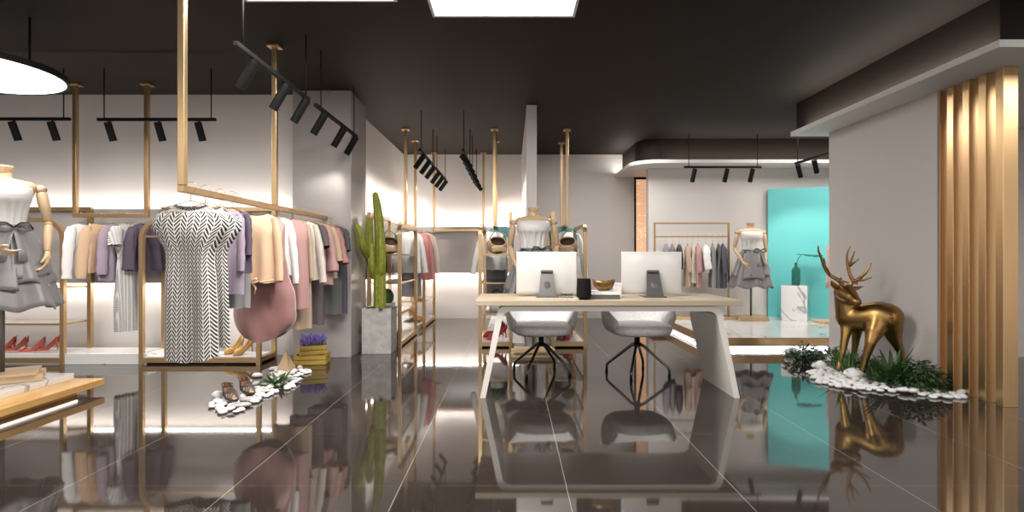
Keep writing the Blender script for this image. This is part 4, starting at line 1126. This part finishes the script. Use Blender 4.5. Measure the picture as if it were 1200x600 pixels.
obj('antler', antler([
    ([(994, 338, 5.25), (998, 331.5, 5.24), (999.5, 329, 5.24), (996.5, 323, 5.25), (994, 314, 5.26), (992.5, 303, 5.26), (993.5, 295, 5.25), (996.3, 288.5, 5.24)], .017, .005),
    ([(995.5, 311, 5.26), (998, 304, 5.24), (1001.7, 294, 5.22)], .011, .004),
    ([(996, 311.5, 5.26), (1000.5, 308, 5.22), (1006.7, 303, 5.19)], .010, .004),
    ([(999.5, 329, 5.24), (1004, 328.5, 5.21), (1013, 321, 5.16), (1018, 314.5, 5.14), (1021, 308, 5.13)], .016, .004),
    ([(1005, 328.5, 5.20), (1012, 328, 5.15), (1021.8, 325, 5.11)], .011, .004),
    ([(999.5, 330, 5.22), (1004.5, 332.5, 5.17)], .011, .008)]), 'antler', t)

# ------------------------------------------------------------------ plants
def plant(name, label, loc, mat, n, L, w, up, droop, spread=.05, cat='plant', seg=5, squash=1):
    m = MB()
    for k in range(n):
        a = k*2.39996; r = spread*math.sqrt((k+.5)/n); l = L*random.uniform(.6, 1.05)
        e = random.uniform(*up)
        m.blade((r*math.cos(a), r*math.sin(a)*squash, .0), (math.cos(a)*math.cos(e), math.sin(a)*math.cos(e)*squash, math.sin(e)), l, w*random.uniform(.8, 1.2), droop, seg)
    o = obj(name, m, mat); o.location = loc
    return tag(o, label, cat)
def bush(name, label, loc, mat, n, rx, ry, h, leaf, cat='plant'):
    m = MB()
    for k in range(max(6, n//14)):
        a = random.uniform(0, 2*PI); r = math.sqrt(random.random())*.8
        tip = V((rx*r*math.cos(a), ry*r*math.sin(a), h*random.uniform(.5, .95)*(1-.45*r)))
        m.tube([(tip.x*.5, tip.y*.5, 0), tip*.8, tip], [.003, .0025, .0015], 5)
    for k in range(n):
        a = random.uniform(0, 2*PI); r = math.sqrt(random.random()); z = random.uniform(.12, 1)*h*(1-.55*r*r)
        d = (math.cos(a)*random.uniform(.4, 1), math.sin(a)*random.uniform(.4, 1), random.uniform(-.1, .9))
        m.blade((rx*r*math.cos(a), ry*r*math.sin(a), z), d, leaf*random.uniform(.7, 1.2), leaf*.42, .7, 3, .3)
    o = obj(name, m, mat); o.location = loc
    return tag(o, label, cat)
plant('grass_tuft', 'bright spiky grass tuft between the legs of the gold deer', (3.10, 5.20, 0), 'leaf', 90, .30, .014, (.5, 1.45), .5, .07)
plant('agave', 'dark broad-leaved spiky plant at the hind legs of the deer', (3.27, 4.84, 0), 'leaf_dark', 44, .38, .048, (.5, 1.4), .55, .04)
bush('leafy_bush', 'dark small-leaved bush at the foot of the gold fins', (3.36, 4.66, 0), 'leaf_dark', 760, .21, .19, .26, .05)
bush('leafy_bush', 'dark low bush under the deer belly against the grey wall', (3.30, 5.22, 0), 'leaf_dark', 420, .16, .17, .22, .045)
bush('leafy_fern', 'dark fern clump nearest the glowing platform edge', (3.06, 5.92, 0), 'leaf_dark', 330, .16, .16, .20, .055)
bush('leafy_bush', 'dark green bush between fern clump and grass by the grey wall', (3.25, 5.68, 0), 'leaf_dark', 380, .17, .16, .20, .05)
plant('grass_tuft', 'small grass tuft behind the front leg of the deer', (3.24, 5.50, 0), 'leaf', 60, .24, .013, (.5, 1.45), .5, .07)
plant('grass_tuft', 'small bright tuft in front of the deer, by the right round stone', (3.155, 4.88, 0), 'leaf', 26, .20, .018, (.6, 1.4), .6, .03)
plant('agave', 'dark spiky plant in the pebbles behind the sandals', (-2.03, 4.86, .01), 'leaf', 60, .125, .030, (.1, 1.2), .5, .07)

# ------------------------------------------------------------------ stones
def stone(name, label, loc, r, mat='pebble', rz=0, noise=.05, cat='stone', group=None):
    o = obj(name, MB().ell((0, 0, 0), r, 22, 12, noise=noise), mat); o.location = (loc[0], loc[1], loc[2]+r[2]*.9); o.rotation_euler = (0, 0, rz)
    return tag(o, label, cat, group)
stone('round_stone', 'white round stone under the front hoof of the deer', fl(980, 438), (.078, .07, .028))
stone('round_stone', 'large white round stone under the near hind hoof of the deer', fl(1002, 445), (.105, .085, .055), rz=.2)
stone('round_stone', 'white upright stone left of the deer front leg', fl(962, 434), (.06, .06, .05))
stone('round_stone', 'broad white stone behind the deer front leg', fl(975, 430), (.075, .08, .055))
stone('round_stone', 'white stone peeking between agave and small-leaved bush', fl(1050, 450), (.045, .05, .06))
stone('round_stone', 'large pale stone beside the platform glow', fl(929, 417), (.09, .08, .05))
stone('round_stone', 'pale stone before the fern clump', fl(946, 421), (.07, .06, .04))
stone('round_stone', 'white stone right of the fern clump', fl(957, 419), (.06, .06, .045))
random.seed(11)
PEB = []
for k in range(6):
    mb = MB().ell((0, 0, 0), (.040*random.uniform(.85, 1.15), .031*random.uniform(.85, 1.15), .016*random.uniform(.85, 1.2)), 14, 8, noise=.05)
    me = mb.mesh('pebble'); me.materials.append(MAT['pebble']); PEB.append(me)
def pebbles(poly, n, label, group, mind=.055, sc_=1.0, tries=6000, keep=None):
    """n countable pebbles spread over a floor outline given by its corner points"""
    pts = []
    xs = [p[0] for p in poly]; ys = [p[1] for p in poly]
    def inside(x, y):
        c = False
        for (x0, y0), (x1, y1) in zip(poly, poly[1:]+poly[:1]):
            if (y0 > y) != (y1 > y) and x < (x1-x0)*(y-y0)/(y1-y0)+x0: c = not c
        return c
    first = None
    for _ in range(tries):
        if len(pts) >= n: break
        x, y = random.uniform(min(xs), max(xs)), random.uniform(min(ys), max(ys))
        if not inside(x, y): continue
        if any((x-a)**2+(y-b)**2 < (mind*sc_)**2 for a, b in pts): continue
        pts.append((x, y))
        if first is None:
            first = bpy.data.objects.new('pebble', PEB[0]); o = first
        else:
            o = first.copy(); o.data = random.choice(PEB)
        COL.objects.link(o); tag(o, label, 'pebble', group)
        s = sc_*random.uniform(.8, 1.2); o.scale = (s,)*3
        o.location = (x, y, .0145*s+random.choice((0, 0, 0, .012))*s); o.rotation_euler = (random.uniform(-.15, .15), random.uniform(-.15, .15), random.uniform(0, PI))
FP = lambda *a: [tuple(fl(x, y).xy) for x, y in a]
pebbles(FP((946, 438), (964, 433), (990, 442), (1018, 446), (1056, 451), (1080, 455), (1100, 460), (1132, 463), (1133, 466), (1100, 468), (1070, 462), (1040, 460), (1000, 459), (960, 450)), 150, 'smooth white pebble in the bed along the feet of the gold deer', 'white pebbles before the gold deer')
pebbles(FP((924, 412), (970, 418), (985, 432), (962, 436), (940, 426)), 22, 'white pebble among the larger stones near the platform glow', 'white pebbles by the platform', mind=.06)
GL = 'white pebbles on the floor by the sandals'; LL = 'smooth white pebble in the floor patch around sandals and wooden pyramid'
pebbles(FP((318, 434), (330, 430), (352, 431), (365, 436), (352, 442), (318, 443)), 34, LL, GL, .05, .85)
pebbles(FP((318, 443), (352, 445), (350, 452), (324, 462), (303, 470), (290, 478), (286, 475), (300, 458), (312, 449)), 42, LL, GL, .05, .85)
pebbles(FP((247, 474), (262, 466), (278, 474), (286, 478), (284, 485), (250, 485)), 22, LL, GL, .05, .8)
pebbles(FP((284, 452), (298, 446), (306, 452), (292, 464), (284, 468)), 14, LL, GL, .055, .8)
stone('round_stone', 'single white stone lying apart behind the spiky plant', fl(301.5, 442), (.045, .04, .022))
stone('rough_stone', 'rough white stone at the back of the front sandal', fl(255, 468), (.045, .04, .034), rz=.4, noise=.07)
for k, (px, py, r, w) in enumerate([(282, 477, .075, 'nearest of the row'), (290, 470, .075, 'second of the row'), (301, 464, .06, 'third of the row'), (307, 460, .06, 'farthest of the row')]):
    stone('flat_stone', 'flat grey stone beside the sandals, '+w, fl(px, py), (r, r*.6, .018), 'stone', .5, cat='stone', group='flat grey stones by the sandals')

# pyramid, crates with purple flowers
p = MB(); r = .105
p.rings([[(r*math.cos(a), r*math.sin(a), 0) for a in [PI/2*k for k in range(4)]], [(r*.04*math.cos(a), r*.04*math.sin(a), .22) for a in [PI/2*k for k in range(4)]]], True, True, False)
o = obj('wood_pyramid', p, 'maple'); o.location = tuple(fl(335.5, 437.5)); o.rotation_euler = (0, 0, .55); tag(o, 'slim pale wooden pyramid standing on the white pebbles', 'pyramid ornament')
def crate(label, loc, rz, w=.30, d=.19, h=.105):
    t = thing('wooden_crate', label, 'crate', loc, rz, 'stacked wooden crates')
    s = MB()
    for z in (h*.25, h*.76):
        s.box((0, -d/2, z), (w, .012, h*.44)).box((0, d/2, z), (w, .012, h*.44))
        s.box((-w/2, 0, z), (.012, d-.013, h*.44)).box((w/2, 0, z), (.012, d-.013, h*.44))
    obj('sides', s, 'crate', t, bevel=.002)
    obj('bottom', MB().box((0, 0, .008), (w-.012, d-.012, .012)), 'crate', t)
    c = MB()
    for sx in (-1, 1):
        for sy in (-1, 1): c.box((sx*(w/2-.014), sy*(d/2-.014), h/2), (.016, .016, h*.98))
    obj('corner_posts', c, 'crate', t)
    return t
cb = fl(362, 428)
crate('lower wooden crate of the two stacked beside the column', (cb.x, cb.y+.1, 0), .10, .31, .2, .10)
crate('upper wooden crate holding purple flowers', (cb.x+.005, cb.y+.1, .10), .42, .26, .17, .095)
t = thing('lavender_plant', 'purple flowers growing out of the upper wooden crate', 'flowers', (cb.x+.01, cb.y+.1, .12), .42)
st, fw = MB(), MB(); random.seed(3)
for k in range(130):
    x, y = random.uniform(-.10, .10), random.uniform(-.06, .06); z = random.uniform(.09, .19)
    tx, ty = x*1.25, y*1.2
    st.tube([(x*.8, y*.8, 0), (tx, ty, z)], .0018, 4)
    for q in range(3): fw.ell((tx+random.uniform(-.006, .006), ty+random.uniform(-.006, .006), z-q*.012), (.0075, .0075, .0075), 6, 4)
obj('stems', st, 'leaf', t); obj('blossoms', fw, 'purple_f', t)
o = thing('garment_stand', 'pink garment on a wooden stand half hidden behind the grey wall', 'garment stand', ((979-600)/F*8.05, 8.05, PZ+.003))
obj('base', MB().box((0, 0, .02), (.5, .36, .036)), 'board', o, bevel=.003)
obj('pole', MB().tube([(0, 0, .03), (0, 0, 1.12)], .014, 12), 'steel', o)
g = MB(); g.rings([[(w*math.cos(2*PI*i/28), .07*math.sin(2*PI*i/28)+.01*math.sin(6*2*PI*i/28), z) for i in range(28)] for z, w in ((1.12, .04), (1.10, .12), (1.02, .13), (.9, .115), (.6, .13), (.5, .135))])
obj('draped_top', g, 'f_pink', o)
# ------------------------------------------------------------------ light
UP = (PI, 0, 0); DN = (0, 0, 0)
WW = (1, .93, .85)
KS = 1.5
def strip(x0, y0, x1, y1, z, up, wpm, col=WW, w=.05, tilt=None):
    L = math.hypot(x1-x0, y1-y0); rz = math.atan2(y1-y0, x1-x0)
    o = area('led_strip', ((x0+x1)/2, (y0+y1)/2, z), (PI if up else 0, 0, rz), L, w, wpm*L*KS, col)
    return o
# bands on the walls: strips above and below
strip(-7.0, 6.225, -2.45, 6.225, 1.625, True, 2.3, w=.07); strip(-7.0, 6.235, -2.45, 6.235, .815, False, 3.6)
strip(-1.845, 6.85, -1.845, 9.9, 1.625, True, 4.0, w=.06); strip(-1.86, 6.85, -1.86, 9.9, .815, False, 3.6)
strip(-1.75, 9.965, .12, 9.965, 1.625, True, 5.5, w=.07); strip(-1.75, 9.98, .12, 9.98, .815, False, 4.5)
# coves on the lowered ceilings
strip(2.4, 8.58, 7.0, 8.58, 2.57, True, 2.2); strip(1.90, 9.1, 1.90, 10.0, 2.57, True, 3.5)
strip(3.31, 3.9, 3.31, 6.45, 2.56, True, 3)
# platform glow
strip(2.45, 6.70, 7.0, 6.70, .045, False, 9, (.78, .83, 1)); strip(2.42, 6.8, 2.42, 8.9, .045, False, 9, (.86, .90, 1))
# light of the ceiling panels and pendant, then added fill lights without fixtures
area('panel_and_fill_light', (-.05, 3.6, 2.84), DN, 1.0, 1.2, 85, (1, .97, .93))
area('panel_and_fill_light', (-1.35, 3.3, 2.84), DN, 1.0, 1.2, 85, (1, .97, .93))
area('pendant_light', (-3.97, 4.09, 2.43), DN, 1.0, 1.0, 45, (1, .97, .93))
for x, y, z, e, tx, ty, tz in [(4.9, 5.9, 2.4, 8, 4.9, 7.5, 0), (2.9, 9.3, 2.4, 10, 2.9, 9.3, 0)]: pass
area('panel_and_fill_light', (4.6, 7.5, 2.88), DN, 2.0, .9, 48, (1, .96, .91))  # added fill over the marble platform
area('panel_and_fill_light', (1.55, 7.7, 2.88), DN, .8, 1.2, 60, (1, .96, .91))  # fill added to brighten the wall right of the partition
area('panel_and_fill_light', (5.4, 2.2, 2.88), DN, 2, 2, 80, (1, .96, .91))
for x in (-4.5, -1.6, 1.4, 4.2):  # unseen fill lights added behind the camera to brighten what faces it
    area('panel_and_fill_light', (x, -1.6, 2.88), DN, 1.1, 1.1, 90, (1, .97, .93))

w = bpy.data.worlds.new('World'); sc.world = w; w.use_nodes = True
bg = w.node_tree.nodes['Background']; bg.inputs[0].default_value = (1, .96, .92, 1); bg.inputs[1].default_value = 1.0

# ------------------------------------------------------------------ camera
cd = bpy.data.cameras.new('Camera'); cam = bpy.data.objects.new('Camera', cd); COL.objects.link(cam)
cd.sensor_fit = 'HORIZONTAL'; cd.sensor_width = 36; cd.lens = F/1200*36
cam.location = (0, 0, CH); cam.rotation_euler = (PI/2, 0, 0); cd.clip_start = .05
sc.camera = cam
sc.view_settings.view_transform = 'Standard'; sc.view_settings.look = 'None'
sc.view_settings.exposure = 0.0; sc.view_settings.gamma = 1
sc.view_settings.use_curve_mapping = False
sc.cycles.use_denoising = True
sc.cycles.max_bounces = 8; sc.cycles.diffuse_bounces = 4; sc.cycles.glossy_bounces = 4; sc.cycles.transmission_bounces = 6
sc.cycles.sample_clamp_indirect = 6
sc.cycles.caustics_reflective = False; sc.cycles.caustics_refractive = False
